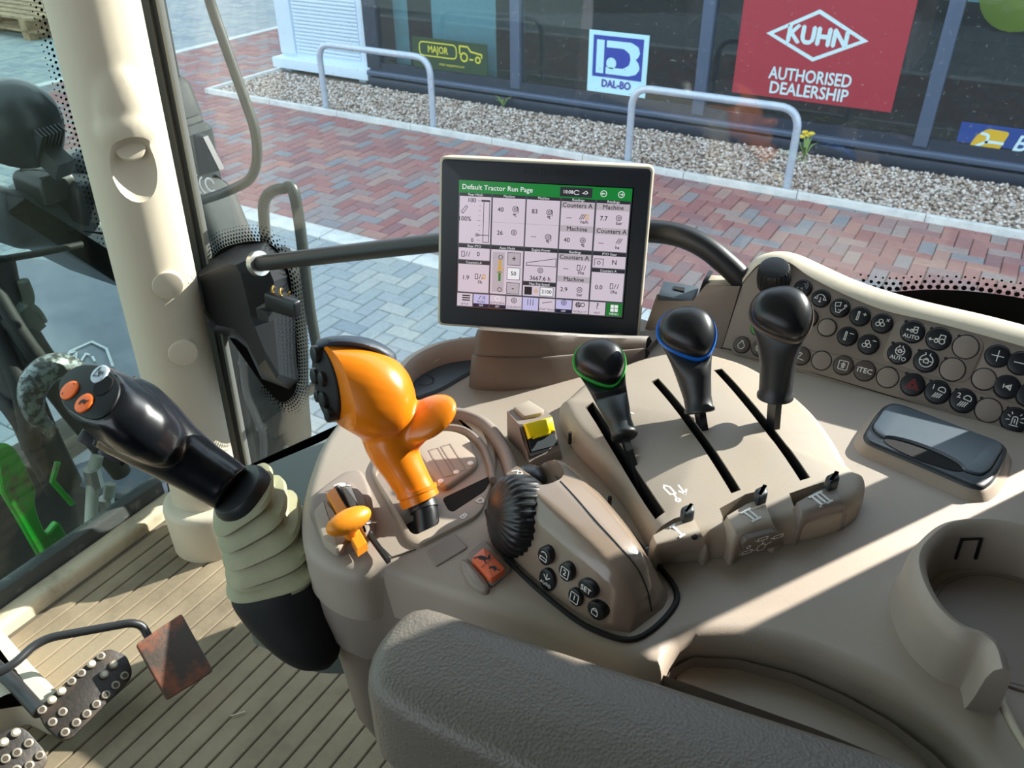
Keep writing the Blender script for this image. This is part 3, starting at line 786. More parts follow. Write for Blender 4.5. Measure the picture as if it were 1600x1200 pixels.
make('collar', tube([bp[1] - ax * .014, bp[1] - ax * .004], .019, 20), steel, lat, 40)
make('catch_tab', slab(Frame(at(435, 478, y=.765), nrm(V(1, 0, .0)), V(0, .12, 1)), rpoly(rect(-.03, -.014, .033, .014), .006), -.012, .0, .003, 2), black_s, lat, 40)
make('catch_stem', obox(at(432, 480, y=.79), V(1, 0, 0), V(0, 1, 0), V(0, 0, 1), .012, .03, .009), black_p, lat, 0)
make('spring', tube([at(424, 452, y=.78) + V(.004 * k, 0.006 * math.cos(k * 1.6), .006 * math.sin(k * 1.6)) for k in range(9)], .0018, 8, 3), mat('brass_spring', (150, 120, 60), .35, metal=.7), lat, 60)
sp = [at(*p, y=.79) for p in ((303, 458), (306, 474), (314, 488), (333, 490))]
hb = V(0, 0, .017)
sb = catmull(sp, 5)
make('strike_plate', loft([[p + hb, p - hb, p - hb + V(.0, .004, 0), p + hb + V(0, .004, 0)] for p in sb]), steel, lat, 40)

# ================================================================== OUTSIDE THE CAB, ON THE TRACTOR
# grab rail and loop rail
P = [at(318, -40, y=.945), at(330, 10, y=.945), at(404, 215, y=.945), at(399, 278, y=.945), at(355, 300, y=.945), at(300, 318, y=.96)]
make('grab_rail', tube(fillet(P, .05, 8), .0084, 14), grey_rail, None, 60, 'bent grey green grab rail outside the side window, above the latch', cat='handrail')
P = [at(425, 470, y=.95), at(413, 350, y=.95), at(416, 308, y=.95), at(443, 294, y=.95), at(462, 312, y=.95), at(484, 480, y=.95), at(499, 575, y=.95), at(485, 610, y=.95), at(462, 606, y=.96)]
make('loop_rail', tube(catmull(P, 7), .0098, 14), grey_rail, None, 60, 'narrow grey green loop rail outside the glass, right of the latch', cat='handrail')

# stack cover beside the cab
st = thing('duct_cover', 'tall stepped grey cover beside the pillar, outside the side window', 'cover', at(370, 400, y=1.0))
def block(x1t, x1b, zt, zb, w, y0, y1, r=.012):
    P0 = rpoly([(x1b - w, y0), (x1b, y0), (x1b, y1), (x1b - w, y1)], .025); P1 = rpoly([(x1t - w, y0), (x1t, y0), (x1t, y1), (x1t - w, y1)], .025)
    rings = [[V(p[0], p[1], zb) for p in P0]] + [[V(p[0], p[1], zt - r) for p in P1]] + [[V(p[0], p[1], zt) for p in inset(ccw(P1), r)]]
    return loft(rings)
for nm, pt, pb, w in (('upper_duct', (256, -60), (289, 122), .2), ('collar', (302, 118), (319, 158), .22), ('shield', (314, 150), (330, 194), .24), ('lower_shield', (337, 188), (352, 272), .25)):
    a, b = at(*pt, y=1.07), at(*pb, y=1.07)
    make(nm, block(a[0], b[0], a[2], b[2] - .02, w, .98, 1.07), grey_stack, st, 40)
a, b = at(366, 262, y=1.07), at(416, 400, y=1.07)
make('base_shroud', block(a[0], b[0], a[2] - .01, b[2], .26, .97, 1.07, .03), grey_stack, st, 40)
Fh = Frame(at(330, 288, y=.968), (1, 0, 0), (0, 0, 1))
sh = at(318, 262, y=.985)
make('dark_inset', slab(Frame((0, .982, 0), (1, 0, 0), (0, 0, 1)), [Frame((0, .982, 0), (1, 0, 0), (0, 0, 1)).q(*p) for p in ((302, 210), (318, 214), (344, 266), (312, 275))], -.01, .003, .002, 1), black_p, st, 30)
make('heat_symbol', ribbon(Fh, [arc((0, 0), .012, 20, 320, 14), arc((-.012, -.004), .016, 110, 250, 8), arc((-.02, -.004), .02, 120, 240, 8)], .0035, .0022), white_ink, st, 0)
# tank and hose below
tk = thing('side_tank', 'dusty grey green tank outside, below the window latch', 'tank', at(430, 740, y=1.05))
TFr = Frame((0, 1.02, 0), (1, 0, 0), (0, 0, 1))
po = [TFr.q(*p) for p in ((330, 400), (425, 400), (446, 440), (456, 560), (458, 640), (464, 700), (452, 722), (400, 770), (330, 800))]
make('shell', slab(TFr, rpoly(po, .02), -.05, 0, .03, 4), tank_m, tk, 50)
make('seam', ribbon(TFr, [[TFr.q(417, 590), TFr.q(425, 680), TFr.q(440, 735)]], .003, .0006), black_m, tk, 0)
make('bolt', disc(TFr, TFr.q(450, 703), .012, 0, .004, .002, 16), frame_edge, tk, 40)
hp = [at(378, 540, y=.985), at(381, 575, y=.985), at(386, 615, y=.985), at(402, 655, y=.985), at(411, 680, y=.985), at(412, 720, y=.985), at(414, 770, y=.985)]
ho = make('drain_hose', tube(hp, .0085, 12, 6), hose_k, None, 60, 'thin grey hose running down the side tank', cat='hose')
for q in ((381, 565), (408, 668)):
    c = at(*q, y=.985); make('clip', tube([c - V(0, 0, .003), c + V(0, 0, .003)], .0125, 14), hose_k, ho, 40)

# work lamps on the cowl, seen through the windscreen
def lamp(px, py, x, r, label, aim):
    c = at(px, py, x=x); a = nrm(aim); u = nrm(np.cross(V(0, 0, 1), a)); w = np.cross(a, u)
    t = thing('work_lamp', label, 'lamp', c - V(0, 0, r), 'round work lamps on the cowl')
    F = Frame(c, u, w)
    make('shell', loft([[c + a * (r * s) + r * q * (math.cos(k) * u + math.sin(k) * w) for k in np.linspace(0, 2 * math.pi, 32, endpoint=False)] for s, q in ((-.98, .18), (-.9, .45), (-.7, .73), (-.4, .93), (0, 1.02), (.3, 1.04), (.42, 1.0))]), lamp_black, t, 60)
    make('lens', loft([[c + a * (r * s) + r * q * (math.cos(k) * u + math.sin(k) * w) for k in np.linspace(0, 2 * math.pi, 32, endpoint=False)] for s, q in ((.40, .93), (.46, .9), (.5, .6), (.52, .2))]), mat('lamp_lens', (188, 186, 160), .15, coat=.5), t, 60)
    fins = [obox(c - a * (r * .35) + u * (r * .1 * (k - 3)) - w * r * .93, u, a, w, r * .018, r * .34, r * .12) for k in range(7)]
    make('cooling_fins', join(*fins), lamp_black, t, 0)
    make('bracket', obox(c - w * r * 1.2, u, a, w, r * .22, r * .25, r * .35), black_p, t, 0)
lamp(26, 193, -1.66, .083, 'large round black work lamp at the left edge above the cowl', -.55 * _rt - .78 * V(0, 0, 1) - .05 * _fw)
lamp(142, 275, -1.66, .058, 'smaller round black lamp half hidden by the cream pillar', V(-.6, .2, -.6))
cw = thing('side_cowl', 'dark grey curved cowl below the round work lamps outside the windscreen', 'cowl', at(90, 430, x=-1.7))
CFr = Frame((-1.62, 0, 0), (0, 1, 0), (0, 0, 1))
co = [CFr.q(*p) for p in ((2, 292), (60, 306), (110, 325), (185, 337), (230, 345), (245, 470), (190, 442), (100, 392), (42, 397), (18, 368), (4, 330))]
make('front_skin', slab(CFr, rpoly(co, .02), -.3, 0, .045, 5), mud_m, cw, 50)
TC = Frame(at(100, 300, x=-1.7) + V(0, 0, -.01), nrm(V(0, 1, -.12)), nrm(V(-1, 0, .55)))
make('top_skin', slab(TC, rpoly([TC.q(*p) for p in ((8, 290), (30, 276), (62, 258), (120, 290), (190, 315), (215, 345), (180, 337), (110, 329), (50, 313), (14, 298))], .02), -.05, .0, .01, 3), mud_m, cw, 50)
B = at(118, 290, x=-1.66)
make('lamp_mount', slab(Frame(B + V(0, 0, -.05), V(0, 1, 0), V(-1, 0, .1)), rpoly(rect(-.05, -.08, .05, .05), .015), 0, .085, .02, 3), black_p, cw, 40)
make('lamp_mount', slab(Frame(at(68, 280, x=-1.66) + V(0, 0, -.03), V(0, 1, 0), V(-1, 0, .1)), rpoly(rect(-.04, -.05, .04, .05), .012), 0, .05, .02, 3), black_p, cw, 40)
for q in ((50, 305), (137, 329)):
    c = at(*q, pl=TC); make('push_clip', disc(Frame(c, TC.u, TC.v), (0, 0), .011, 0, .005, .002, 16), steel, cw, 40)
# wiper arm lying on the glass
make('wiper_arm', tube([at(-20, 409, x=-1.3), at(60, 396, x=-1.3), at(128, 382, x=-1.3)], .006, 8), black_m, None, 60, 'black wiper arm outside the windscreen, below the cowl', cat='wiper')

# front mudguard: broad smooth sheet catching the sky
mg = thing('front_mudguard', 'broad smooth grey blue mudguard with a raised shield mark outside the windscreen', 'mudguard', at(140, 640, x=-1.75))
A = at(120, 400, x=-2.35); Bp = at(170, 640, x=-1.7)
MF = Frame((A + Bp) / 2, V(0, 1, 0), nrm(A - Bp - V(0, (A - Bp)[1], 0)))
mo = [MF.q(*p) for p in ((-10, 395), (70, 402), (130, 412), (188, 436), (214, 480), (245, 600), (275, 780), (150, 760), (40, 700), (-20, 560))]
make('sheet', slab(MF, rpoly(mo, .05), -.03, 0, .015, 3, crown=.012), mat('mudguard_sheet', (88, 98, 112), .3, vary=((116, 124, 134), 7, .4, .75), bump=(45, .25)), mg, 60)
shd = [MF.q(*p) for p in ((100, 575), (112, 556), (145, 541), (168, 552), (178, 580))]
MU = MF.up(.012)
make('shield_outline', ribbon(MU, [shd], .007, .004), mat('mudguard_mark', (176, 184, 190), .4), mg, 0)
make('shield_mark', ribbon(MU, [[MF.q(112, 570), MF.q(122, 558), MF.q(120, 572)], [MF.q(128, 572), MF.q(136, 560), MF.q(142, 562)], [MF.q(146, 564), MF.q(150, 572)], [MF.q(110, 560), MF.q(120, 556)]], .006, .004), MATS['mudguard_mark'], mg, 0)

# dark machinery behind the lower windscreen
bl = thing('engine_side', 'dark engine side panel low behind the windscreen', 'panel', (-1.8, .2, .8))
make('panel', slab(Frame((-1.62, 0, 0), (0, 1, 0), (0, 0, 1)), rpoly(rect(-.9, .5, .93, 1.24), .05), -.08, 0, .03, 2), dark_mech, bl, 40)
lk = thing('loader_linkage', 'oily black loader linkage with hoses at the left edge behind the windscreen', 'linkage', at(40, 640, x=-1.45))
make('arm', tube([at(-10, 400, x=-1.6), at(2, 470, x=-1.58), at(30, 520, x=-1.54), at(70, 575, x=-1.5), at(120, 640, x=-1.45), at(190, 740, x=-1.42)], [.035, .04, .035, .03, .03, .02], 14, 4), dark_mech, lk, 60)
make('arm', tube([at(-20, 470, x=-1.55), at(20, 580, x=-1.5), at(60, 680, x=-1.46), at(100, 760, x=-1.44)], .035, 14, 4), dark_mech, lk, 60)
for a, b, c, r in (((-10, 520), (30, 600), (50, 700), .018), ((-15, 440), (40, 530), (95, 600), .014), ((10, 500), (50, 560), (105, 640), .012), ((0, 620), (30, 660), (80, 740), .014)):
    make('hose', tube([at(*a, x=-1.5), at(*b, x=-1.44), at(*c, x=-1.42)], r, 10, 6), black_m, lk, 60)
make('valve', blend([tube([at(35, 437, x=-1.55), at(43, 462, x=-1.55), at(38, 480, x=-1.55), at(33, 500, x=-1.54)], [.011, .013, .016, .024], 12, 4), tube([at(42, 480, x=-1.55), at(58, 488, x=-1.55), at(68, 504, x=-1.55)], [.014, .009, .009], 12, 4)], .003, 3), mat('dull_green_grey', (84, 92, 84), .5), lk, 60)
make('clamp', obox(at(35, 502, x=-1.53), V(1, 0, 0), V(0, .9, .3), V(0, -.3, .9), .02, .024, .03), MATS['dull_green_grey'], lk, 0)
R = [at(95 + 46 * math.cos(a), 622 + 50 * math.sin(a), x=-1.36) for a in np.linspace(math.radians(-55), math.radians(-235), 18)] + [at(82, 675, x=-1.36)]
props(make('worn_ring', tube(R, [.02, .026, .026, .02, .012], 14), chrome_w, None, 60, 'speckled worn metal ring behind the joystick head'), cat='ring')
gb = thing('loader_bracket', 'bright green loader bracket low at the left behind the windscreen', 'bracket', at(60, 890, x=-1.4))
GB = Frame((-1.31, 0, 0), nrm(V(.0, 1, 0)), V(0, 0, 1))
make('plate', slab(GB, rpoly([GB.q(*p) for p in ((-6, 700), (18, 694), (34, 715), (47, 742), (58, 764), (55, 785), (60, 806), (74, 838), (92, 814), (124, 868), (122, 884), (84, 906), (58, 862), (30, 812), (4, 770))], .012), -.014, 0, .003, 1), jd_green, gb, 30)
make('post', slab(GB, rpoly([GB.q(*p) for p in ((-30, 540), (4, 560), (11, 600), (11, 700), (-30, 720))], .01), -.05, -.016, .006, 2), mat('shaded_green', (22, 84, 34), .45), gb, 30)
make('hook', tube([at(90, 722, x=-1.30), at(82, 752, x=-1.30), at(113, 787, x=-1.30)], .0055, 8), jd_green, gb, 40)
for k, (a, b, c, r) in enumerate((((152, 712), (146, 745), (141, 845), .0125), ((172, 756), (168, 790), (158, 850), .0115))):
    h = make('hydraulic_hose', tube([at(*a, x=-1.4), at(*b, x=-1.4), at(*c, x=-1.4)], r, 12, 4), hose_w, None, 60, ('thick pale hydraulic hose with a coupling behind the windscreen', 'thinner brownish hydraulic hose beside the thick pale one')[k], cat='hose', group='hydraulic hoses behind the windscreen')
    c = at(*b, x=-1.4); make('coupling', tube([c + V(0, .002, .02), c - V(0, .002, .022)], r * 1.35, 8), steel, h, 30)

# ================================================================== RIGHT-HAND CONSOLE
ZD = 1.915
DK = hz(ZD)
def dk(px, py, h=0.0):
    p = at(px, py, z=ZD + h); return V(p[0], p[1])
def dks(P, h=0.0): return [dk(px, py, h) for px, py in P]

con = thing('right_console', 'beige moulded right-hand console that carries the levers and the screen', 'console', (-.1, .5, ZF))
nose = dks(((735, 534), (690, 540), (640, 556), (590, 592), (540, 637), (503, 684), (482, 735), (469, 790), (472, 842), (489, 868), (520, 888), (560, 897), (598, 888)))
front = dks(((650, 905), (740, 936), (840, 972), (920, 1003), (1000, 1034), (1036, 1042), (1050, 1016), (1066, 1000), (1090, 991), (1150, 991), (1250, 1013), (1330, 1045), (1400, 1080), (1480, 1132), (1530, 1182), (1560, 1230)))
outline = [V(-.30, .735)] + nose + front + [V(.13, .30), V(.38, .30), V(.38, .735)]
outline = [V(*p) for p in outline]
nose_c = catmull(nose, 5); front_c = catmull(front[:5], 3) + front[5:9] + catmull(front[9:], 4)[1:]
outline = [V(-.33, .765)] + nose_c + front_c + [V(.115, .25), V(.38, .25), V(.38, .765)]
make('deck', slab(DK, outline, -.05, 0, .012, 4), beige, con, 40)
# body under the deck: upper skirt, lower body, plinth
def body_ring(P, d, z): return [V(p[0], p[1], z) for p in inset(P, d)]
B = ccw(resample([V(-.33, .735)] + nose_c[2:] + dks(((650, 905), (740, 936), (840, 972), (920, 1003), (1000, 1034), (1030, 1041))) + [V(.0, .352), V(.2, .36), V(.38, .36), V(.38, .735)], 120))
make('skirt', loft([body_ring(B, .004, ZD - .012), body_ring(B, .002, ZD - .05), body_ring(B, .004, ZD - .10), body_ring(B, .014, ZD - .115)], False, True), taupe, con, 50)
make('lower_body', loft([body_ring(B, .012, ZD - .095), body_ring(B, .010, ZD - .14), body_ring(B, .016, ZD - .22), body_ring(B, .04, ZD - .30), body_ring(B, .05, ZD - .31)], False, True), brown, con, 50)
make('plinth', loft([body_ring(B, .055, ZD - .28), body_ring(B, .05, ZD - .40), body_ring(B, .02, ZF + .05), body_ring(B, -.02, ZF - .004)], False, False), mat('plinth_taupe', (124, 116, 106), .55), con, 50)
_bv2 = skin(loft([body_ring(B, .004, ZD - .012), body_ring(B, .002, ZD - .05), body_ring(B, .004, ZD - .10), body_ring(B, .014, ZD - .115)], False, True))
_lb = [on_skin(_bv2, *q) for q in ((489, 866), (497, 872), (511, 908), (502, 900))]
if all(p is not None for p in _lb):
    _o = nrm(V(-.7, -.7, 0)) * .0012
    make('side_label', loft([[p - _o for p in _lb], [p + _o for p in _lb]]), black_m, con, 0)
    make('side_label_border', tube([p + _o * 1.1 for p in _lb] + [_lb[0] + _o * 1.1], .0007, 5), white_ink, con, 0)
# open storage bin beside the armrest
binp = dks(((1040, 1045), (1060, 1015), (1090, 1000), (1160, 1003), (1250, 1026), (1330, 1060), (1400, 1098), (1470, 1150), (1520, 1200), (1550, 1250), (1400, 1300), (1100, 1150)))
make('storage_bin', loft([[V(p[0], p[1], ZD - .02) for p in inset(ccw(binp), -.002)], [V(p[0], p[1], ZD - .10) for p in inset(ccw(binp), 0.0)]], False, True), taupe, con, 40)
ins = dks(((1050, 1064), (1072, 1028), (1092, 1018), (1150, 1018), (1200, 1028), (1290, 1060), (1360, 1093), (1420, 1128), (1446, 1155), (1456, 1190), (1462, 1260), (1300, 1260), (1100, 1120)), -.03)
make('bin_insert', slab(DK, rpoly(ins, .008), -.10, -.03, .004, 2), beige, con, 40)
# sill ledge towards the front pillar
led = [V(*at(px, py, z=1.80)[:2]) for px, py in ((318, 752), (398, 722), (500, 680), (560, 640), (600, 700), (520, 800), (440, 800), (372, 772))]
make('side_ledge', slab(hz(1.80), rpoly(led, .015), -.25, 0, .012, 3), mat('ledge_dark_green_grey', (92, 102, 98), .5), con, 40)
# shallow phone tray at the window end
make('tray_floor', slab(DK, rpoly(dks(((628, 612), (648, 572), (690, 548), (740, 545), (752, 575), (690, 612), (645, 628))), .012), -.004, .003, .002, 1), slate, con, 30)
P = dks(((626, 618), (622, 600), (640, 570), (668, 552), (700, 541), (745, 535)), .02)
P = catmull([V(p[0], p[1], ZD + .012) for p in P], 5)
rim = []
Pn, fr_ = frames_along(P)
for i, p in enumerate(P):
    t = nrm(P[min(i + 1, len(P) - 1)] - P[max(i - 1, 0)]); o = nrm(V(t[1], -t[0], 0))
    if o.dot(V(-.7, .7, 0)) < 0: o = -o
    k = min(1, i / 6)
    rim.append([p - o * .004 + V(0, 0, -.02), p - o * .005 + V(0, 0, .008 * k), p + V(0, 0, .013 * k), p + o * .007 + V(0, 0, .011 * k), p + o * .012 + V(0, 0, -.02)])
make('tray_rim', loft(rim), beige, con, 60)
make('tray_lip', tube([V(*dk(645, 590), ZD + .006), V(*dk(690, 571), ZD + .012), V(*dk(722, 551), ZD + .016)], [.003, .004, .003], 8, 4), cream, con, 60)  # cream puts the light on the inner ledge into its colour
make('tray_mark', ribbon(hz(ZD + .0035), [arc(dk(660, 598), .012, -80, 100, 12, .009)], .0009), black_m, con, 0)

# ---------------------------------------------------------------- gear gate
GH = .004
gate = thing('gear_gate', 'beige gear gate plate with two dark wells under the orange lever', 'gate', V(*dk(670, 800), ZD))
gp = dks(((578, 738), (590, 712), (640, 672), (690, 650), (728, 652), (762, 676), (775, 705), (776, 740), (752, 808), (655, 858), (637, 850)))
gplate = slab(DK, rpoly(gp, .012, 6), -.002, GH, .003, 2)
w1p = rpoly(dks(((586, 746), (596, 737), (614, 728), (630, 724), (687, 815), (686, 825), (650, 842), (642, 838))), .006)
w2p = rpoly(dks(((691, 785), (771, 747), (758, 773), (708, 806), (701, 803))), .004)
gplate = cut(gplate, [slab(DK, w, -.02, .03, .0005, 1) for w in (w1p, w2p)])
make('plate', gplate, beige2, gate, 30)
make('well', slab(DK, inset(ccw(w1p), -.001), -.004, .0007, .0003, 1), taupe, gate, 0)
make('well', slab(DK, rpoly(dks(((632, 822), (660, 808), (687, 815), (686, 825), (650, 842), (640, 838))), .004), .0003, .0012, .0003, 1), void_m, gate, 0)
make('well', slab(DK, w2p, .001, GH + .0005, .0003, 1), void_m, gate, 0)  # flat black patch stands for the darkness down the second opening
hill = dks(((640, 705), (665, 690), (700, 682), (732, 692), (751, 736), (694, 778)))
make('cover_plate', slab(DK, rpoly(hill, .01, 6), GH - .001, GH + .005, .003, 3), beige2, gate, 40)
for a, b in (((677, 702), (701, 744)), ((696, 696), (721, 736))):
    c = [V(*dk(*a, GH + .005)), V(*dk(*b, GH + .005))]; d = nrm(c[1] - c[0]) ; n_ = V(-d[1], d[0]) * .0042
    make('raised_line', ribbon(hz(ZD + GH + .005), [[c[0] + n_, c[1] + n_, c[1] - n_, c[0] - n_, c[0] + n_]], .0009, .0003), taupe, gate, 0)
for q in ((689, 752), (713, 738), (735, 724)):
    make('dot', disc(hz(ZD + GH + .005), dk(*q, GH + .005), .0026, -.003, .0006, .0003, 16), white_ink, gate, 30)
def ridge(px, w, h, m, name):
    P = catmull([V(*dk(*q, h), ZD) for q in px], 6); rr = []
    for i, p in enumerate(P):
        t = nrm(P[min(i + 1, len(P) - 1)] - P[max(i - 1, 0)]); o = V(t[1], -t[0], 0)
        rr.append([p - o * w + V(0, 0, -.004), p - o * w * .8 + V(0, 0, h * .8), p - o * w * .3 + V(0, 0, h), p + o * w * .3 + V(0, 0, h), p + o * w * .8 + V(0, 0, h * .8), p + o * w + V(0, 0, -.004)])
    return make(name, loft(rr), m, gate, 60)
ridge(((650, 655), (685, 640), (722, 640), (758, 656), (787, 692), (801, 735), (800, 770)), .006, .014, taupe, 'arch_rim')
ridge(((690, 662), (726, 668), (752, 690), (766, 722), (770, 745)), .0035, .009, taupe, 'arch_rim')
make('arch_plate', slab(DK, rpoly(dks(((700, 650), (724, 652), (752, 672), (763, 700), (760, 712), (735, 678))), .004), 0, GH + .002, .001, 1), cream, gate, 30)  # pale cream paints the sunlit strip between the arches
nf = Frame(V(*dk(592, 730), ZD + GH), nrm(V(.55, -.35, 0)), V(.35, .55, 0))
dl = hz(ZD + GH)
text('lettering', Frame(V(*dk(592, 729, GH), ZD + GH), nrm(V(.95, .3, 0)), V(-.3, .95, 0)), 'N', (0, 0), .0085, white_ink, gate, .0004, bold=.0002, rot=-.9)
text('lettering', Frame(V(*dk(724, 807, GH), ZD + GH), nrm(V(.95, .3, 0)), V(-.3, .95, 0)), 'B', (0, 0), .0085, white_ink, gate, .0004, bold=.0002, rot=-.5)
text('lettering', Frame(V(*dk(750, 783, GH), ZD + GH), nrm(V(.95, .3, 0)), V(-.3, .95, 0)), 'D', (0, 0), .0085, white_ink, gate, .0004, bold=.0002, rot=-.5)
make('seam', ribbon(hz(ZD + .0006), [[dk(585, 845), dk(612, 872), dk(650, 860)]], .0012), black_m, gate, 0)

# ---------------------------------------------------------------- hand throttle
ht = thing('hand_throttle', 'small orange hand throttle slider at the front end of the console', 'throttle', V(*dk(530, 820), ZD))
bp_ = dks(((483, 806), (490, 785), (508, 768), (540, 745), (566, 742), (580, 770), (588, 830), (580, 850), (530, 872), (515, 865)))
make('base_block', slab(DK, rpoly(bp_, .01, 6), -.002, .008, .004, 3), taupe, ht, 40)
make('side_pad', slab(DK, rpoly(dks(((490, 800), (507, 782), (522, 800), (545, 842), (528, 862), (505, 845)), .01), .004), .004, .012, .002, 2), beige2, ht, 40)
make('side_pad', slab(DK, rpoly(dks(((531, 757), (549, 751), (570, 775), (579, 822), (571, 838), (548, 795)), .01), .004), .004, .011, .002, 2), taupe, ht, 40)
make('strip', slab(DK, dks(((510, 773), (524, 764), (574, 850), (558, 861)), .012), .006, .0135, .0008, 1), orange2, ht, 30)
make('gap', slab(DK, dks(((521, 763), (527, 759), (610, 872), (604, 876)), .008), .004, .0085, .0004, 1), void_m, ht, 0)
c = at(545, 814, z=ZD + .026); e = at(575, 799, z=ZD + .026) - c
ea = nrm(e); eb = np.cross(V(0, 0, 1), ea)
make('knob', blend([ell(c, ea, eb, V(0, 0, 1), .0185, .0095, .0085, 24, 12), tube([c - V(0, 0, .016), c], [.005, .0065], 12)], .0011, 4), orange2, ht, 180)
make('wedge_print', flat(hz(ZD + .0113), [dks(((541, 763), (549, 762), (560, 789)), .011)], .0003), white_ink, ht, 0)
for q in ((534, 758), (573, 816)):
    k = dk(*q, .011)
    make('animal_print', flat(hz(ZD + .0113), [[k + V(-.004, -.001), k + V(.002, -.0018), k + V(.0045, .0012), k + V(.001, .0028), k + V(-.002, .0014)]], .0003), white_ink, ht, 0)
    make('animal_print', ribbon(hz(ZD + .0113), [[k + V(.003, .001), k + V(.007, .003)], [k + V(-.003, -.001), k + V(-.0045, -.004)]], .0012, .0003), white_ink, ht, 0)

# ---------------------------------------------------------------- range rocker and blank
rk = thing('range_rocker', 'coral rocker switch with hare and tortoise marks below the ribbed dial', 'switch', V(*dk(763, 880), ZD))
make('surround', slab(DK, rpoly(dks(((727, 870), (757, 846), (801, 892), (768, 920))), .004), -.002, .0025, .001, 1), taupe, rk, 30)
ra = dks(((736, 873), (757, 855), (791, 890), (767, 907)), .006)
make('rocker', slab(DK, rpoly(ra, .003), 0, .0075, .002, 2), coral, rk, 40)
m0, m1 = (ra[0] + ra[3]) / 2, (ra[1] + ra[2]) / 2
make('divider', ribbon(hz(ZD + .0078), [[m0, m1]], .0007, 0), mat('coral_groove', (170, 70, 44), .5), rk, 0)
c1 = dk(754, 872, .0075); c2 = dk(771, 888, .0075)
HF = hz(ZD + .0078)
def hare(c, s, F):
    g = lambda a, b: c + V(a, b) * s
    return join(flat(F, [[g(-1, -.2), g(-.3, -.55), g(.5, -.4), g(.9, .1), g(.3, .5), g(-.5, .4)], [g(.5, .1), g(1.3, .3), g(1.25, .7), g(.7, .6)]], 0), ribbon(F, [[g(.9, .6), g(.5, 1.2)], [g(1.0, .6), g(.8, 1.25)], [g(-.8, -.2), g(-1.3, -.8)], [g(.6, -.3), g(1.2, -.8)]], .22 * s, 0))
def tortoise(c, s, F):
    g = lambda a, b: c + V(a, b) * s
    return join(flat(F, [[g(-1, -.2), g(.9, -.2), g(.6, .4), g(0, .65), g(-.6, .4)], [g(.9, -.1), g(1.5, .1), g(1.5, .4), g(.9, .25)]], 0), ribbon(F, [[g(-.6, -.2), g(-.7, -.6)], [g(.5, -.2), g(.6, -.6)]], .3 * s, 0))
make('hare_mark', hare(c1, .0042, HF), black_ink, rk, 0)
make('tortoise_mark', tortoise(c2, .0034, HF), black_ink, rk, 0)
sc = [V(*dk(*q, .004)) for q in ((719, 877), (726, 872), (748, 888), (764, 912), (763, 921), (752, 921), (732, 906))]
props(make('thumb_rest', slab(DK, resample(catmull(sc, 5, True), 36), -.002, .004, .003, 3, .002), taupe, None, 60, 'smooth oval rest moulded beside the coral rocker switch'), cat='rest')
bl_ = thing('blank_cover', 'small square blank cover between the gear gate and the coral rocker', 'cover', V(*dk(695, 862), ZD))
make('cover', slab(DK, rpoly(dks(((667, 861), (709, 835), (731, 857), (681, 887))), .002), -.002, .0012, .0006, 1), taupe, bl_, 30)

# ---------------------------------------------------------------- yellow PTO switch
pt = thing('yellow_switch_pod', 'beige pod with a yellow rocker switch between the gear gate and the levers', 'switch', V(*dk(838, 690), ZD))
hp0 = .028
foot = [V(*dk(*q)) for q in ((792, 702), (800, 690), (880, 690), (890, 726), (840, 750))]
tl, tr, fr1, fl1 = V(*at(792, 642, z=ZD + .03)), V(*at(829, 624, z=ZD + .03)), V(*at(862, 650, z=ZD + .028)), V(*at(815, 668, z=ZD + .028))
br, blw = V(*at(876, 704, z=ZD + .008)), V(*at(827, 722, z=ZD + .006))
dn = V(0, 0, .034)
vs = [tl, tr, fr1, br, blw, fl1] + [V(p[0], p[1], ZD - .003) for p in (tl, tr + V(.004, 0, 0), fr1 + V(.004, 0, 0), br + V(.003, 0, 0), blw, fl1)]
fs = [[0, 1, 2, 5], [5, 2, 3, 4], [0, 5, 11, 6], [5, 4, 10, 11], [4, 3, 9, 10], [3, 2, 8, 9], [2, 1, 7, 8], [1, 0, 6, 7], [6, 11, 10, 9, 8, 7]]
make('pod', (vs, fs), taupe, pt, 20)
TFm = Frame((tl + tr + fr1 + fl1) / 4, fr1 - fl1, tr - fr1)
lidq = [TFm.q(*q) for q in ((802, 640), (826, 629), (851, 645), (846, 650), (818, 655))]
make('lid_pad', slab(TFm, rpoly(lidq, .002), -.002, .0035, .0012, 2), beige2, pt, 40)
SFm = Frame((fr1 + fl1 + br + blw) / 4, fr1 - fl1, (fr1 + fl1 - br - blw))
make('switch_frame', slab(SFm, [SFm.q(*q) for q in ((814, 667), (861, 652), (874, 700), (828, 715))], -.004, .001, .0008, 1), black_s, pt, 30)
make('yellow_cap', slab(SFm, [SFm.q(*q) for q in ((817, 664), (859, 653), (864, 675), (857, 677), (857, 680), (832, 687), (830, 685), (824, 687))], 0, .006, .002, 2), yellow, pt, 40)
make('lower_rocker', slab(SFm, [SFm.q(*q) for q in ((824, 687), (865, 676), (871, 697), (829, 708))], 0, .002, .001, 1), slate_rim, pt, 30)

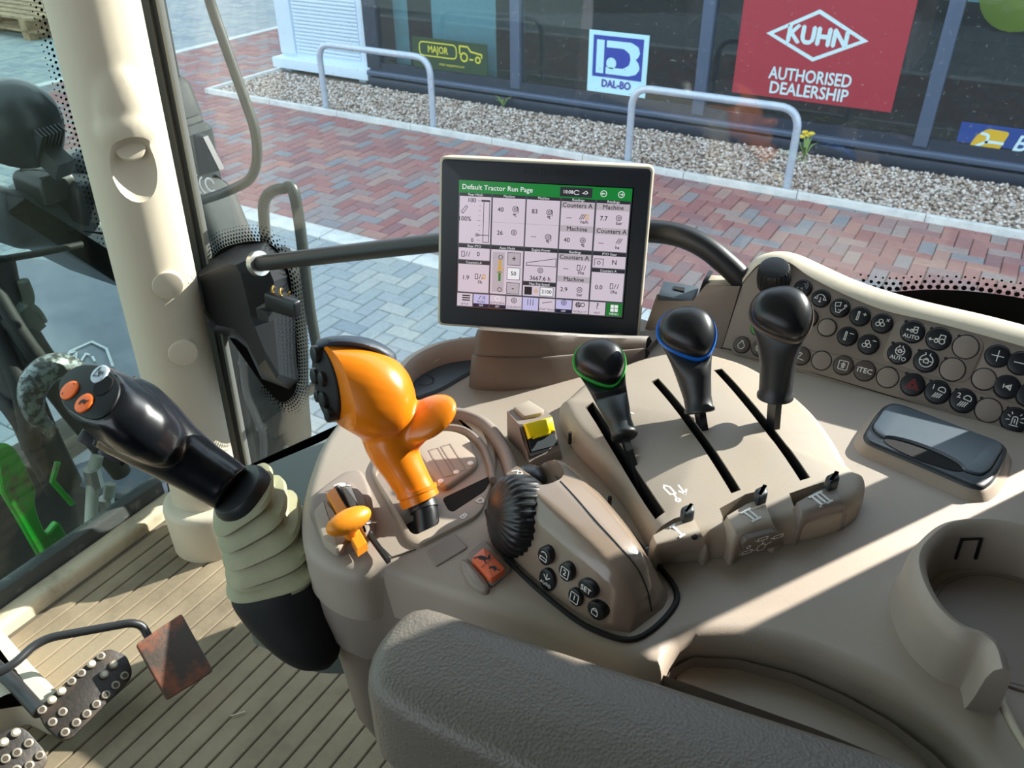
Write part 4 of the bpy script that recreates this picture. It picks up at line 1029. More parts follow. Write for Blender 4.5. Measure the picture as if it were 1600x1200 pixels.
# ---------------------------------------------------------------- glossy hitch pod with dial
pod = thing('hitch_control_pod', 'glossy brown control pod with a black ribbed dial and oval buttons', 'control', (-.18, .40, ZD))
sec = [[(-.262, .408), (-.256, .414, .020), (-.250, .438, .020), (-.246, .452)],
       [(-.252, .392), (-.245, .402, .041), (-.229, .455, .040), (-.222, .470)],
       [(-.222, .373), (-.214, .384, .047), (-.200, .441, .045), (-.192, .455)],
       [(-.171, .355), (-.166, .367, .044), (-.158, .416, .042), (-.148, .427)],
       [(-.143, .351), (-.141, .361, .035), (-.131, .397, .034), (-.117, .404)],
       [(-.124, .356), (-.125, .365, .018), (-.120, .386, .018), (-.113, .388)]]
rings = []
for LB, LT, RT, RB in sec:
    P = [V(*LB, -.006), V(*LB, .0), V(LT[0], LT[1], LT[2] * .86), V((LT[0] * 5 + RT[0]) / 6, (LT[1] * 5 + RT[1]) / 6, LT[2] * 1.06), V((LT[0] + RT[0]) / 2, (LT[1] + RT[1]) / 2, (LT[2] + RT[2]) / 2 * 1.12), V((LT[0] + 5 * RT[0]) / 6, (LT[1] + 5 * RT[1]) / 6, RT[2] * 1.06), V(RT[0], RT[1], RT[2] * .86), V(*RB, 0), V(*RB, -.006)]
    rings.append([p + V(0, 0, ZD) for p in P])
cols = [catmull([r[j] for r in rings], 6) for j in range(9)]
rings = [[cols[j][i] for j in range(9)] for i in range(len(cols[0]))]
shell = blend([loft(rings)], .0018, 10)
hc = at(842, 730, z=ZD + .05)
shell = cut(shell, [ell(hc + V(-.002, .002, 0), nrm(V(.5, .8, 0)), nrm(V(-.8, .5, 0)), V(0, 0, 1), .018, .024, .022, 24, 12)])
make('shell', shell, gloss_brown, pod, 50)
_sk = skin(shell)
_sp = [on_skin(_sk, *q, .0002) for q in catmull([V(868, 744), V(900, 778), V(931, 814), V(966, 852), V(996, 888), V(1012, 924), V(1018, 955)], 4)]
make('seam', tube([p for p in _sp if p is not None], .00055, 6), black_m, pod, 60)
kn = ell(hc + V(-.010, .004, -.020), nrm(V(.5, .8, 0)), nrm(V(-.8, .5, 0)), V(0, 0, 1), .013, .014, .012, 20, 10)
make('inner_knob', kn, black_s, pod, 60)
# ribbed dial on the driver's side
dc = at(800, 806, z=ZD + .024)
da = nrm(V(-.62, -.72, .28)); du = nrm(np.cross(V(0, 0, 1), da)); dv = np.cross(da, du)
N = 120
def dring(r, h, amp): return [dc + da * h + (r + amp * (1 if (k // 2) % 2 else -1)) * (math.cos(2 * math.pi * k / N) * du + math.sin(2 * math.pi * k / N) * dv) for k in range(N)]
make('ribbed_dial', loft([dring(.027, -.018, 0), dring(.0295, -.014, .0), dring(.0300, -.012, .0006), dring(.0300, .001, .0006), dring(.0285, .006, .0006), dring(.024, .0105, .0005), dring(.015, .014, .0004), dring(.005, .0153, 0)]), black_s, pod, 30)
# oval buttons on the sloping side: frame through the side wall
pA, pB, pC = V(-.222, .374, ZD + .008), V(-.143, .352, ZD + .006), V(-.172, .3655, ZD + .036)
PFm = Frame((pA + pB + pC) / 3 + nrm(np.cross(pB - pA, pC - pA)) * .0015, pB - pA, pC - pA)
def pbtn(px, py, rx, ry, label=None):
    c = PFm.q(px, py)
    return make('button', slab(PFm, circ(c, rx, 24, ry), -.006, .0022, .001, 2), black_s, pod, 40), c
PI = PFm.up(.0026)
for (px, py, rx, ry, kind) in ((853, 868, .0062, .0070, 'lift'), (857, 905, .0075, .0088, 'auto'), (886, 893, .0062, .0070, '2'), (901, 932, .0062, .0068, '1'), (919, 919, .0075, .0062, 'set'), (933, 953, .0072, .0066, 'lock')):
    b, c = pbtn(px, py, rx, ry)
    if kind in '12': text('icon', PI, kind, c, .006, white_ink, b, 0, bold=.0001); make('icon', ribbon(PI, [rpoly(rect(c[0] - .0034, c[1] - .0038, c[0] + .0034, c[1] + .0038), .001) + [rpoly(rect(c[0] - .0034, c[1] - .0038, c[0] + .0034, c[1] + .0038), .001)[0]]], .0006, 0), white_ink, b, 0)
    elif kind == 'set': text('icon', PI, 'SET', c, .0058, white_ink, b, 0, bold=.0001)
    elif kind == 'auto':
        text('icon', PI, 'AUTO', (c[0], c[1] - .003), .0036, white_ink, b, 0, bold=.00005)
        make('icon', ribbon(PI, [[(c[0] - .003, c[1] + .004), (c[0], c[1] + .001), (c[0] + .003, c[1] + .004)], [(c[0], c[1] + .001), (c[0], c[1] + .006)]], .0007, 0), white_ink, b, 0)
    elif kind == 'lift': make('icon', ribbon(PI, [[(c[0] - .003, c[1] - .0005), (c[0] + .003, c[1] - .0005), (c[0] + .003, c[1] - .003), (c[0] - .003, c[1] - .003), (c[0] - .003, c[1] - .0005)], arc((c[0], c[1] + .001), .003, 0, 150, 8)], .0006, 0), white_ink, b, 0)
    else: make('icon', ribbon(PI, [rpoly(rect(c[0] - .0024, c[1] - .003, c[0] + .0024, c[1] + .0008), .0006) + [rpoly(rect(c[0] - .0024, c[1] - .003, c[0] + .0024, c[1] + .0008), .0006)[0]], arc((c[0], c[1] + .0008), .0017, 0, 180, 8)], .0006, 0), white_ink, b, 0)
LP = Frame(at(811, 744, z=ZD + .043), nrm(V(.8, -.25, 0)), nrm(V(.25, .8, .15)))
make('label_plate', slab(LP, rpoly(rect(-.009, -.006, .009, .006), .002), -.004, .0012, .0006, 1), gloss_brown, pod, 30)
make('label_mark', ribbon(LP.up(.0014), [[(-.007, -.001), (-.004, .003), (-.001, -.001)], [(.001, -.002), (.006, .003)], [(.001, .003), (.006, -.002)], arc((-.001, .002), .0018, 0, 360, 8)], .0009, 0), white_ink, pod, 0)
make('foot_gasket', tube([V(p[0], p[1], ZD + .001) for p in catmull([V(-.27, .41), V(-.25, .387), V(-.22, .368), V(-.17, .35), V(-.142, .346), V(-.119, .353), V(-.108, .385), V(-.113, .408), V(-.148, .432), V(-.19, .46), V(-.222, .475)], 5)], .0022, 6), black_m, pod, 60)

# ---------------------------------------------------------------- lever quadrant with three slots
qd = thing('lever_quadrant', 'domed beige lever housing with three dark slots and three numbered lock tabs', 'housing', V(*dk(1120, 720), ZD))
near_ = dks(((895, 705), (930, 740), (965, 780), (995, 825), (1012, 858), (1030, 877), (1060, 881), (1100, 876), (1160, 866), (1230, 852), (1295, 836), (1330, 818), (1343, 800), (1343, 775)))
far_ = dks(((1330, 735), (1304, 690), (1269, 645), (1225, 608), (1175, 577), (1130, 561), (1090, 553), (1050, 553), (1000, 563), (955, 580), (915, 598), (884, 625)), .02) + dks(((873, 662),))
qo = resample(catmull(near_ + far_, 5, True), 110)
QZ = .026
qg = blend([slab(DK, qo, -.002, QZ, .012, 6, .010, 22)], .0024, 2)
slots = [dks(s, .034) for s in (((915, 626), (927, 620), (1041, 788), (1026, 796)), ((1018, 592), (1029, 587), (1159, 759), (1144, 764)), ((1116, 573), (1129, 569), (1268, 739), (1252, 744)))]
notches = [dks(s, .03) for s in (((1010, 824), (1055, 805), (1078, 800), (1080, 808), (1017, 840)), ((1125, 791), (1165, 771), (1190, 765), (1193, 776), (1133, 808)), ((1234, 768), (1285, 751), (1307, 748), (1308, 757), (1242, 785)))]
qg0 = (list(qg[0]), list(qg[1]))
qg = cut(qg, [slab(hz(ZD), s, .001, .09, .0005, 1) for s in slots] + [slab(hz(ZD), s, .010, .09, .0005, 1) for s in notches])
make('housing', qg, beige2, qd, 45)
_bv = BVHTree.FromPolygons([Vector(v) for v in qg0[0]], [list(f) for f in qg0[1]])
def dome_z(p):
    h = _bv.ray_cast(Vector((p[0], p[1], ZD + .2)), Vector((0, 0, -1))); return h[0][2] if h[0] is not None else ZD
for s in slots:
    Q = inset(ccw(resample(ccw(s), 48)), .0003)
    make('slot_liner', loft([[V(p[0], p[1], ZD + .0012) for p in Q], [V(p[0], p[1], dome_z(p) - .0012) for p in Q]], True, False), void_m, qd, 0)  # near-black skin paints the shade inside the slot
for s in notches: make('notch_liner', slab(hz(ZD), inset(ccw(s), .0002), .008, .0115, .0003, 1), black_m, qd, 0)  # black floor puts the notch's shade into its colour
hoods = (((1016, 839), (1086, 804), (1023, 856), (1103, 838), (1031, 878), (1113, 869)), ((1132, 808), (1196, 775), (1148, 838), (1212, 818), (1157, 866), (1225, 849)), ((1241, 787), (1308, 755), (1252, 808), (1322, 786), (1261, 832), (1330, 810)))
tabs = (((1062, 797), (1083, 789), (1086, 804), (1068, 811)), ((1177, 769), (1197, 760), (1200, 776), (1184, 784)), ((1288, 748), (1309, 739), (1312, 753), (1295, 761)))
for i, (h, t) in enumerate(zip(hoods, tabs)):
    zs = (.0315, .0335, .0315, .0285, .016, .002)
    bl, br_, ml, mr, fl_, fr2 = [V(*dk(*q, z), ZD + z) for q, z in zip(h, (.0315, .0315, .0285, .0285, .002, .002))]
    def sect(L, R, dz): 
        return [V(L[0], L[1], ZD - .001), L - V(0, 0, .006) + V(0, 0, dz), L + (R - L) * .06 + V(0, 0, dz), L + (R - L) * .5 + V(0, 0, .0018 + dz), L + (R - L) * .94 + V(0, 0, dz), R - V(0, 0, .006) + V(0, 0, dz), V(R[0], R[1], ZD - .001)]
    L_, R_ = catmull([bl, ml, fl_], 6), catmull([br_, mr, fr2], 6)
    hd = make('lock_hood', loft([sect(a, b, 0) for a, b in zip(L_, R_)]), beige2 if i != 2 else taupe, qd, 50)
    HFm = Frame((bl + br_ + ml + mr) / 4 + V(0, 0, .0024), br_ - bl, (bl + br_ - ml - mr))
    if HFm.n.dot(EYE - HFm.o) < 0: HFm = Frame(HFm.o, HFm.u, -HFm.v)
    nb = i + 1; nw = .0042
    pol = [rect((k - i / 2) * nw - .0009, -.0048, (k - i / 2) * nw + .0009, .0048) for k in range(nb)] + [rect(-nb * nw / 2 - .0006, s_ - .0008, nb * nw / 2 + .0006, s_ + .0008) for s_ in (-.0052, .0052)]
    _hb = skin(loft([sect(a, b, 0) for a, b in zip(L_, R_)])); pv_, pf_ = [], []
    for q in pol:
        k0 = len(pv_)
        for a, b in q:
            o_ = HFm.p(a, b, .03); h_ = _hb.ray_cast(Vector(o_), Vector(-HFm.n)); pv_.append((np.array(h_[0]) if h_[0] is not None else HFm.p(a, b)) + HFm.n * .0007)
        pf_.append(list(range(k0, k0 + 4)))
    make('numeral', (pv_, pf_), white_ink, hd, 0)
    tc = dks(t, .037)
    make('lock_tab', slab(hz(ZD), rpoly(tc, .003), .024, .041, .003, 3), slate_rim, qd, 40)
for q in ((1085, 838), (1267, 793)):
    make('pin_hole', disc(hz(ZD), dk(*q, .0305), .0022, .029, .031, .0002, 12), void_m, qd, 0)
_b = [V(*dk(*q, z), ZD + z) for q, z in (((1150, 840), .0295), ((1213, 820), .0295), ((1224, 847), .007), ((1157, 864), .007))]
SP = Frame(sum(_b) / 4, _b[1] - _b[0], (_b[0] + _b[1] - _b[2] - _b[3]))
if SP.n.dot(EYE - SP.o) < 0: SP = Frame(SP.o, SP.u, -SP.v)
pl_ = make('symbol_plate', slab(SP, rpoly([SP.q(*q) for q in ((1156, 846), (1164, 837), (1206, 826), (1216, 829), (1221, 846), (1160, 862))], .002), -.004, .0034, .001, 2), brown, qd, 30)
SP = SP.up(.0040)
make('symbol', ribbon(SP, [arc((0.0, -.0042), .0036, 0, 360, 16), [(0, -.001), (0, .003)]] + [[(a, b), (a + .008, b), (a + .008, b + .003), (a, b + .003), (a, b)] for a, b in ((-.016, -.006), (-.005, .004), (.009, .001))] + [[(-.019, -.0045), (-.016, -.0045)], [(-.008, .0055), (-.005, .0055)], [(.006, .0025), (.009, .0025)], [(-.008, -.005), (-.0045, -.005)], [(.004, -.003), (.008, -.001)]] + [arc((-.012, .001), .0016, 0, 360, 8)], .0007, 0), white_ink, qd, 0)
AF = Frame(V(*dk(1052, 764, .037), ZD + .0372), nrm(V(.86, .45, 0)), V(-.45, .86, 0))
make('ram_symbol', ribbon(AF, [[(-.0065, .003), (-.0025, .0015), (.001, -.006), (-.003, -.007), (-.007, 0), (-.0065, .003)], [(-.0005, -.0065), (.0015, -.0115)], arc((.002, -.013), .0017, 0, 360, 8)], .0013, .0006), white_ink, qd, 0)
make('arrow_symbol', ribbon(AF, [[(.004, .004), (.008, -.006)], [(.0035, -.003), (.008, -.006), (.0095, -.0005)]], .0013, .0006), white_ink, qd, 0)
AF2 = Frame(V(*dk(985, 650, .036), ZD + .0372), nrm(V(.86, .45, 0)), V(-.45, .86, 0))
make('arrow_symbol', ribbon(AF2, [[(0, -.007), (-.002, .004)], [(-.005, .0), (-.002, .004), (.003, .001)]], .0013, .0006), white_ink, qd, 0)
for q in ((891, 678), (953, 779)):
    make('vent_hole', disc(hz(ZD), dk(*q, .022), .0016, .012, .0235, .0002, 10), void_m, qd, 0)

# ---------------------------------------------------------------- the three levers
sdir = nrm(np.append(slots[1][2] - slots[1][1], 0)); snrm = V(-sdir[1], sdir[0], 0)
upc = ROT @ V(0, 1, 0); rtc = ROT @ V(1, 0, 0)
PICK = [(-1, -.15), (-.93, -.5), (-.7, -.82), (-.3, -1.02), (.15, -1.0), (.6, -.85), (.92, -.5), (1.02, -.1), (.96, .3), (.78, .66), (.5, .96), (.22, 1.1), (-.05, 1.05), (-.4, .78), (-.75, .4), (-.93, .12)]
def lever(label, base, gbot, head, apex, R, ring_m, gripw):
    Bp = at(*base, z=ZD + .03)
    LF = Frame(Bp, sdir, V(0, 0, 1))
    G = LF.p(*LF.q(*gbot)); Hc = LF.p(*LF.q(*head))
    t = thing('hydraulic_lever', label, 'lever', Bp, 'black hydraulic levers in the slotted housing')
    n = nrm(nrm(EYE - Hc) * .85 + V(0, 0, .55))
    ed = -upc + rtc * ((apex[0] - head[0]) / max(1, apex[1] - head[1])); ed = nrm(ed - ed.dot(n) * n); er = np.cross(n, ed) * -1
    if er.dot(rtc) < 0: er = -er
    pick = resample(catmull([V(*p) for p in PICK], 4, True), 40)
    off = -ed * R * .12
    def ring(s, h, c=Hc): return [c + off + n * h + s * R * (p[0] * er + p[1] * ed) for p in pick]
    make('cap', loft([ring(.95, -.002), ring(.97, .002), ring(.955, .0062), ring(.87, .0108), ring(.69, .0142), ring(.42, .0162), ring(.15, .0168)]), black_s, t, 180)
    make('ring', loft([ring(.9, -.0028), ring(1.03, -.0028), ring(1.06, -.0005), ring(1.03, .0020), ring(.9, .0020)], False, False), ring_m, t, 60)
    axg = nrm(Hc - G)
    secs = []
    for u_, s, c_ in ((0, .98, 0), (.06, .95, .0), (.18, .84, .2), (.34, .72, .5), (.55, .61, .9), (.8, gripw, 1), (.93, gripw, 1), (.95, gripw * 1.1, 1), (.985, gripw * 1.1, 1), (1.0, gripw * .95, 1)):
        c = Hc * (1 - u_) + G * u_ + off * (1 - u_) - n * .0028 * (1 - u_)
        nn = nrm(n * (1 - min(1, u_ * 1.8)) + axg * min(1, u_ * 1.8))
        e1 = nrm(ed - ed.dot(nn) * nn); e2 = nrm(er - er.dot(nn) * nn - er.dot(e1) * e1)
        o = []
        for k, p in enumerate(pick):
            q = p / np.linalg.norm(p); q = p * (1 - c_) + q * c_
            o.append(c + s * R * (q[0] * e2 + q[1] * e1))
        secs.append(o)
    make('grip', loft(secs), black_p, t, 60)
    d = nrm(Bp - G); e = Bp + d * .004 + V(0, 0, -.016)
    make('shaft', loft([[p + a * sdir * .0062 + b * snrm * .0028 for a, b in ((-1, -1), (1, -1), (1, 1), (-1, 1))] for p in (G + axg * .01, e)]), black_s, t, 20)
lever('black lever with a green ring, nearest the yellow switch', (1001, 738), (977, 684), (939, 572), (953, 612), .0210, green_ring, .47)
lever('black lever with a blue ring, standing between the other two', (1107, 690), (1094, 645), (1075, 526), (1090, 570), .0228, blue_ring, .50)
lever('black lever with a dull brown ring, nearest the button panel', (1210, 671), (1211, 622), (1223, 497), (1237, 538), .0228, brown_ring, .58)

# ================================================================== ORANGE DRIVE LEVER
dl_ = thing('drive_lever', 'large orange drive lever with a black keypad standing in the gear gate', 'lever', at(662, 828, z=ZD - .005))
def dv(px, py, d): return at(px, py, dep=d)
img_r, img_u, img_f = ROT @ V(1, 0, 0), ROT @ V(0, 1, 0), ROT @ V(0, 0, 1)      # right, up, towards the eye
def px2m(px, d): return px * d / FPX
D0 = .648
# palm grip: sections from the keypad end to the rounded thumb end
secs = []
for x, yt, yb, dd, dh in ((497, 535, 610, .0, .022), (506, 537, 645, .0, .028), (522, 538, 658, .0, .032), (545, 539, 672, .0, .035), (570, 542, 686, .0, .036), (595, 550, 692, .0, .035), (618, 562, 690, .0, .031), (636, 582, 680, .0, .025), (646, 606, 664, .0, .016), (649, 622, 646, .0, .006)):
    c = dv(x, (yt + yb) / 2, D0 + dd); h = px2m((yb - yt) / 2, D0)
    f = lambda s: math.copysign(abs(s) ** .86, s)
    secs.append([c + img_u * h * f(math.sin(a)) + img_f * dh * f(math.cos(a)) for a in [2 * math.pi * k / 32 for k in range(32)]])
_sc = [catmull([r[k] for r in secs], 4) for k in range(32)]; secs = [[_sc[k][i] for k in range(32)] for i in range(len(_sc[0]))]
neck = tube([dv(604, 655, D0 + .002), dv(612, 695, D0 + .001), dv(628, 728, D0), dv(644, 756, D0), dv(654, 775, D0)], [.0232, .0205, .0168, .0152, .0152], 24, 5)
t0, t1 = dv(640, 668, D0 - .006), dv(682, 646, D0 - .010)
ta = nrm(t1 - t0); tn = nrm(img_u * .75 + img_f * .75 - ta * .1); tn = nrm(tn - tn.dot(ta) * ta); tb = np.cross(tn, ta)
thumb = [ell((t0 * .35 + t1 * .65), ta, tb, tn, .0262, .0200, .0085, 28, 12)]
bowl = ell(t0 * .25 + t1 * .75 + tn * .016 , ta, tb, tn, .021, .016, .012, 24, 12)
web = tube([dv(632, 690, D0 - .004), dv(655, 672, D0 - .007), dv(676, 656, D0 - .008)], [.012, .010, .007], 16, 4)
gripg = blend([loft(secs), neck] + thumb + [web], .0015, 12, .5)
kc = dv(511, 600, D0); kn_ = nrm(-img_r * .80 + img_f * .55 - img_u * .2)
kx = nrm(np.cross(V(0, 0, 1), kn_)); kz = np.cross(kn_, kx)
gripg = cut(gripg, [obox(kc + kn_ * .05, kx, kz, kn_, .2, .2, .05)])
make('grip', gripg, orange, dl_, 50)
make('collar', tube([dv(652, 772, D0), dv(657, 783, D0)], .0158, 24), orange, dl_, 40)
make('collar', tube([dv(650, 764, D0), dv(652, 770, D0)], .0164, 24), orange, dl_, 40)
# black keypad on the end face and black crest
KF_pts = [dv(x, y, D0 - z) for x, y, z in ((498, 540, .012), (504, 570, .026), (513, 605, .031), (522, 645, .022))]
kv = nrm(dv(498, 537, D0) - dv(522, 655, D0)); KF = Frame(kc, nrm(np.cross(kv, kn_)), kv)
kl = px2m(61, D0)
pad = make('keypad', slab(KF, circ((0, 0), .0225, 32, kl), -.006, .003, .003, 3, .003), black_m, dl_, 60)
for a, b, r in ((.004, .024, .007), (-.006, .008, .0068), (.008, .004, .006), (.002, -.012, .007), (-.008, -.008, .005), (.006, -.024, .006)):
    make('key', disc(KF, (a, b), r, 0, .0085, .002, 20), black_s, pad, 40)
crest = []
for x, y, w in ((498, 534, .010), (520, 529, .021), (550, 528, .024), (580, 533, .021), (605, 545, .014), (618, 556, .006)):
    c = dv(x, y + 8, D0 + .004); crest.append([c + img_f * w * math.cos(a) * 1.0 + img_u * .0058 * max(-.6, math.sin(a)) for a in [2 * math.pi * k / 16 for k in range(16)]])
cr_c = [catmull([r[k] for r in crest], 4) for k in range(16)]
make('crest', loft([[cr_c[k][i] for k in range(16)] for i in range(len(cr_c[0]))]), mat('crest_slate', (48, 60, 74), .5, bump=(800, .3)), dl_, 60)
make('stalk', tube([dv(656, 778, D0), dv(665, 800, D0 - .003), dv(668, 838, D0 - .006)], [.0095, .010, .0105], 18), black_s, dl_, 60)
make('stalk_boot', tube([dv(659, 785, D0), dv(663, 797, D0 - .002)], .0115, 18), black_p, dl_, 40)

# ================================================================== MONITOR
U, Vv = V(.915, .382, -.010), V(-.092, .265, .968)
MO = V(-.458, .666, 2.071)
MS = Frame(MO, U, Vv)                       # origin: top left corner of the picture
mon = thing('monitor', 'rectangular touch screen monitor with a dark bezel and pale rim on a brown base', 'monitor', (-.33, .66, ZD))
mo_ = rect(-.0208, -.1505, .1905, .0222)
make('pale_rim', slab(MS, rpoly(mo_, .006, 6), -.03, .0045, .0035, 3), cream, mon, 40)
make('bezel', slab(MS, rpoly(rect(-.0182, -.148, .188, .0197), .005, 6), .0, .0058, .002, 2), mat('bezel_graphite', (42, 48, 56), .5), mon, 40)
make('rear_case', slab(MS, rpoly(rect(-.012, -.14, .182, .014), .01), -.055, -.028, .0, 1), black_p, mon, 40)
scr = make('screen', slab(MS, rect(-.001, -.1295, .1725, .001), .004, .0060, .0003, 1), mat('screen_glass', (10, 12, 14), .18), mon, 0)
EM = .72
def em(name, c): return mat('screen_' + name, c, .25, emit=EM)
s_tile, s_dark, s_green, s_green2, s_hd, s_ink, s_gold, s_white = em('tile', (214, 200, 214)), em('gap', (70, 72, 80)), em('bar', (20, 128, 52)), em('menu', (30, 120, 48)), em('header', (44, 46, 52)), em('ink', (30, 30, 36)), em('gold', (216, 160, 50)), em('white', (240, 240, 244))
s_lilac, s_sub, s_blue = em('lilac', (196, 190, 232)), em('subhead', (186, 176, 184)), em('navy', (22, 26, 60))
SC = MS.up(.0062)
# the picture's own coordinates: 0..100 across, 0..75 down, measured on its visible frame
CW = [ (175, 180), (1360, 240), (1280, 1135), (150, 1058)]
def sp_(x, y):
    px, py = 680 + x / 4.444, 240 + y / 4.444
    return V(*MS.q(px, py))
def sq4(x0, y0, x1, y1):
    a, b, c, d = sp_(x0, y0), sp_(x1, y0), sp_(x1, y1), sp_(x0, y1)
    return a, b, c, d
def tile(x0, y0, x1, y1, m, h, sl=.05, sv=.0):
    """rectangle given by its drawn left-top and right-bottom corners, squared up in the screen plane"""
    a, c = sp_(x0, y0), sp_(x1, y1)
    return rect(a[0], c[1], c[0], a[1])
items = {}
def add(m, poly, h): items.setdefault((m.name, h), [m, []])[1].append(poly)
W_, H_ = .171, .128
R4 = lambda x0, y0, x1, y1: rect(W_ * x0 / 100, -H_ * y1 / 100, W_ * x1 / 100, -H_ * y0 / 100)
add(s_dark, R4(0, 0, 100, 100), 0)
add(s_green, R4(0, 0, 100, 9.6), .0001)
add(s_hd, R4(59, 1.2, 77.5, 8.4), .0002)
cols = [(0.6, 19.3), (20.2, 39.3), (40.1, 59.4), (60.2, 79.4), (80.4, 99.4)]
tiles = [(0, 12, 48.5), (1, 12, 48.5), (2, 12, 48.5), (3, 12, 48.5), (4, 12, 48.5), (0, 52, 61.5), (0, 65, 87.5), (1, 52, 87.5), (2, 52, 75.5), (2, 79, 87.5), (3, 52, 87.5), (4, 52, 61.5), (4, 65, 87.5)]
for c, y0, y1 in tiles:
    add(s_tile, R4(cols[c][0], y0, cols[c][1], y1), .0001); add(s_hd, R4(cols[c][0], y0 - 2.6, cols[c][1], y0 - .2), .0001)
for c, y in ((3, 12.2), (3, 30), (4, 12.2), (4, 30.5), (3, 52.2), (3, 69.5)): add(s_sub, R4(cols[c][0], y, cols[c][1], y + 5), .00015)
for c in (1, 2): add(s_sub, R4(cols[c][0], 30.6, cols[c][1], 31), .00015)
add(s_sub, R4(21.2, 54, 28.4, 86), .00015)
for y0, y1 in ((54, 63.5), (66, 75), (78, 86.5)): add(s_sub if y0 != 66 else s_white, R4(30.4, y0, 37.6, y1), .0002); add(s_hd, R4(30.1, y0 - .4, 37.9, y1 + .4), .00017)
add(s_gold, R4(25, 60, 26.4, 68), .0002); add(s_green2, R4(25, 69, 26.4, 77), .0002)
add(s_ink, R4(41, 80, 45.5, 86.5), .0002); add(s_white, R4(50.6, 80, 58, 86.5), .0002); add(s_hd, R4(50.3, 79.6, 58.3, 86.9), .00017)
add(s_hd, R4(13.5, 14.2, 18.6, 15.6), .0002)
bar_c = [s_tile, s_lilac, s_tile, s_tile, s_lilac, s_tile, s_lilac, s_tile, s_tile, s_green2]
for k in range(10):
    add(bar_c[k], R4(k * 10 + .3, 88.8, k * 10 + 9.7, 99.2 if k not in (1, 2, 6) else 96.4), .0001)
    if k in (1, 2, 6): add(s_blue, R4(k * 10 + .3, 96.5, k * 10 + 9.7, 99.4), .0001)
for k in range(3): add(s_ink, R4(3.4, 90 + k * 1.9, 8.2, 91 + k * 1.9), .0002)
for a in (0, 1):
    for b in (0, 1): add(s_white, R4(92.8 + a * 2.4, 90.2 + b * 3.0, 94.8 + a * 2.4, 92.8 + b * 3.0), .0002)
for k in range(9): add(s_ink, R4(12.2 if k % 4 else 11.4, 15 + k * 3.8, 13.2, 15.25 + k * 3.8), .0002)
for (nm, h), (m, polys) in items.items():
    for q in polys: make('picture_tile', flat(SC, [q], h), m, scr, 0)
def st(s, x, y, sz, m=s_ink, al='CENTER', b=.0):
    text('screen_text', SC, s, (W_ * x / 100, -H_ * y / 100), W_ * sz / 100, m, scr, .0003, al, bold=b)
B1 = .00008
st('Default Tractor Run Page', 1.8, 5, 4.0, s_white, 'LEFT', .00004); st('10:08', 63.6, 4.9, 2.7, s_white, b=.00004)
for s, c, y in (('Rear Hitch', 0, 10.6), ('Machine', 1, 10.6), ('Machine', 2, 10.6), ('Readings', 3, 10.6), ('Readings', 4, 10.6), ('Rear PTO', 0, 50.6), ('Auto Mode', 1, 50.6), ('Engine Power', 2, 50.6), ('Readings', 3, 50.6), ('PTO Gear', 4, 50.6), ('Counters A', 0, 63.6), ('Max Eng Speed', 2, 77.6), ('Counters A', 4, 63.6)):
    st(s, sum(cols[c]) / 2, y, 2.0, s_white)
for s, x, y, sz in (('100', 7.8, 15, 3.4), ('100%', 3.8, 29.5, 3.6), ('0', 8.6, 46, 3.2), ('40', 25, 21, 3.6), ('26', 25, 39, 3.6), ('83', 45, 21, 3.6), ('---', 45, 40, 3.2), ('Counters A', 69.5, 14.8, 3.6), ('---', 65, 24, 3.2), ('ha/h', 74, 27, 2.7), ('Machine', 70, 32.6, 3.6), ('40', 64.5, 41.5, 3.6), ('Machine', 90, 14.8, 3.6), ('7.7', 85, 23.5, 3.6), ('bar', 94, 26.5, 2.7), ('Counters A', 90, 33, 3.6), ('---', 84.5, 42, 3.2), ('ha', 94, 45, 2.7), ('0', 12.5, 56.8, 3.6), ('1.9', 5.2, 76, 3.6), ('l/h', 14, 79, 2.7), ('50', 34, 70.5, 3.4), ('+', 34, 58.8, 5), ('-', 34, 82, 5), ('3667.6 h', 50, 73, 3.6), ('2100', 54.3, 83.4, 3.0), ('Counters A', 69.5, 54.8, 3.6), ('---', 65, 63.5, 3.2), ('l/ha', 74, 66.5, 2.7), ('Machine', 70, 72, 3.6), ('2.9', 64.5, 80.5, 3.6), ('bar', 74, 84, 2.7), ('N', 93, 56.8, 4), ('0.0', 85, 77, 3.6), ('l/ha', 94, 80, 2.7), ('ISO', 75, 92, 3.6), ('?', 85, 92, 5)):
    st(s, x, y, sz, b=B1)
for s, x in (('SETUP', 5), ('WORK', 15), ('AUTOTRAC', 25), ('GUIDANCE', 35), ('SWAP TRACK', 55), ('ISOBUS VT', 75), ('HELP', 85)): st(s, x, 97.6 if s not in ('WORK', 'AUTOTRAC') else 95, 1.7)
st('MENU', 95, 97.6, 2.0, s_white); st('OFF', 15, 98, 1.6, s_white); st('SET', 25, 98, 1.6, s_white); st('OFF', 65, 98, 1.6, s_white)
s2 = lambda pts: [(W_ * x / 100, -H_ * y / 100) for x, y in pts]
def el(x, y, r, n=14): return s2([(x + r * math.cos(a), y + r * 1.336 * math.sin(a)) for a in [2 * math.pi * k / n for k in range(n + 1)]])
ic = [s2([(2.2, 25), (1.8, 23.6), (4.6, 19.2), (5.4, 20.2), (2.9, 25), (2.2, 25)]), s2([(11, 41.5), (18.6, 41.5)]), el(11.4, 41.5, .8), s2([(15, 15), (15, 47), (18.4, 47), (18.4, 15)])]
for x, y in ((33.5, 20), (33.3, 38), (53.4, 21), (53.3, 40), (73.8, 41), (93.6, 22.5), (50, 66.5), (73.8, 80), (73.6, 92), (35, 92), (65, 91)): ic += [el(x, y, 1.5), el(x, y, .6)]
for x, y in ((34.6, 18), (54.6, 19), (54.6, 38)): ic += [s2([(x, y), (x + .6, y + 1), (x + .6, y + 5)])]
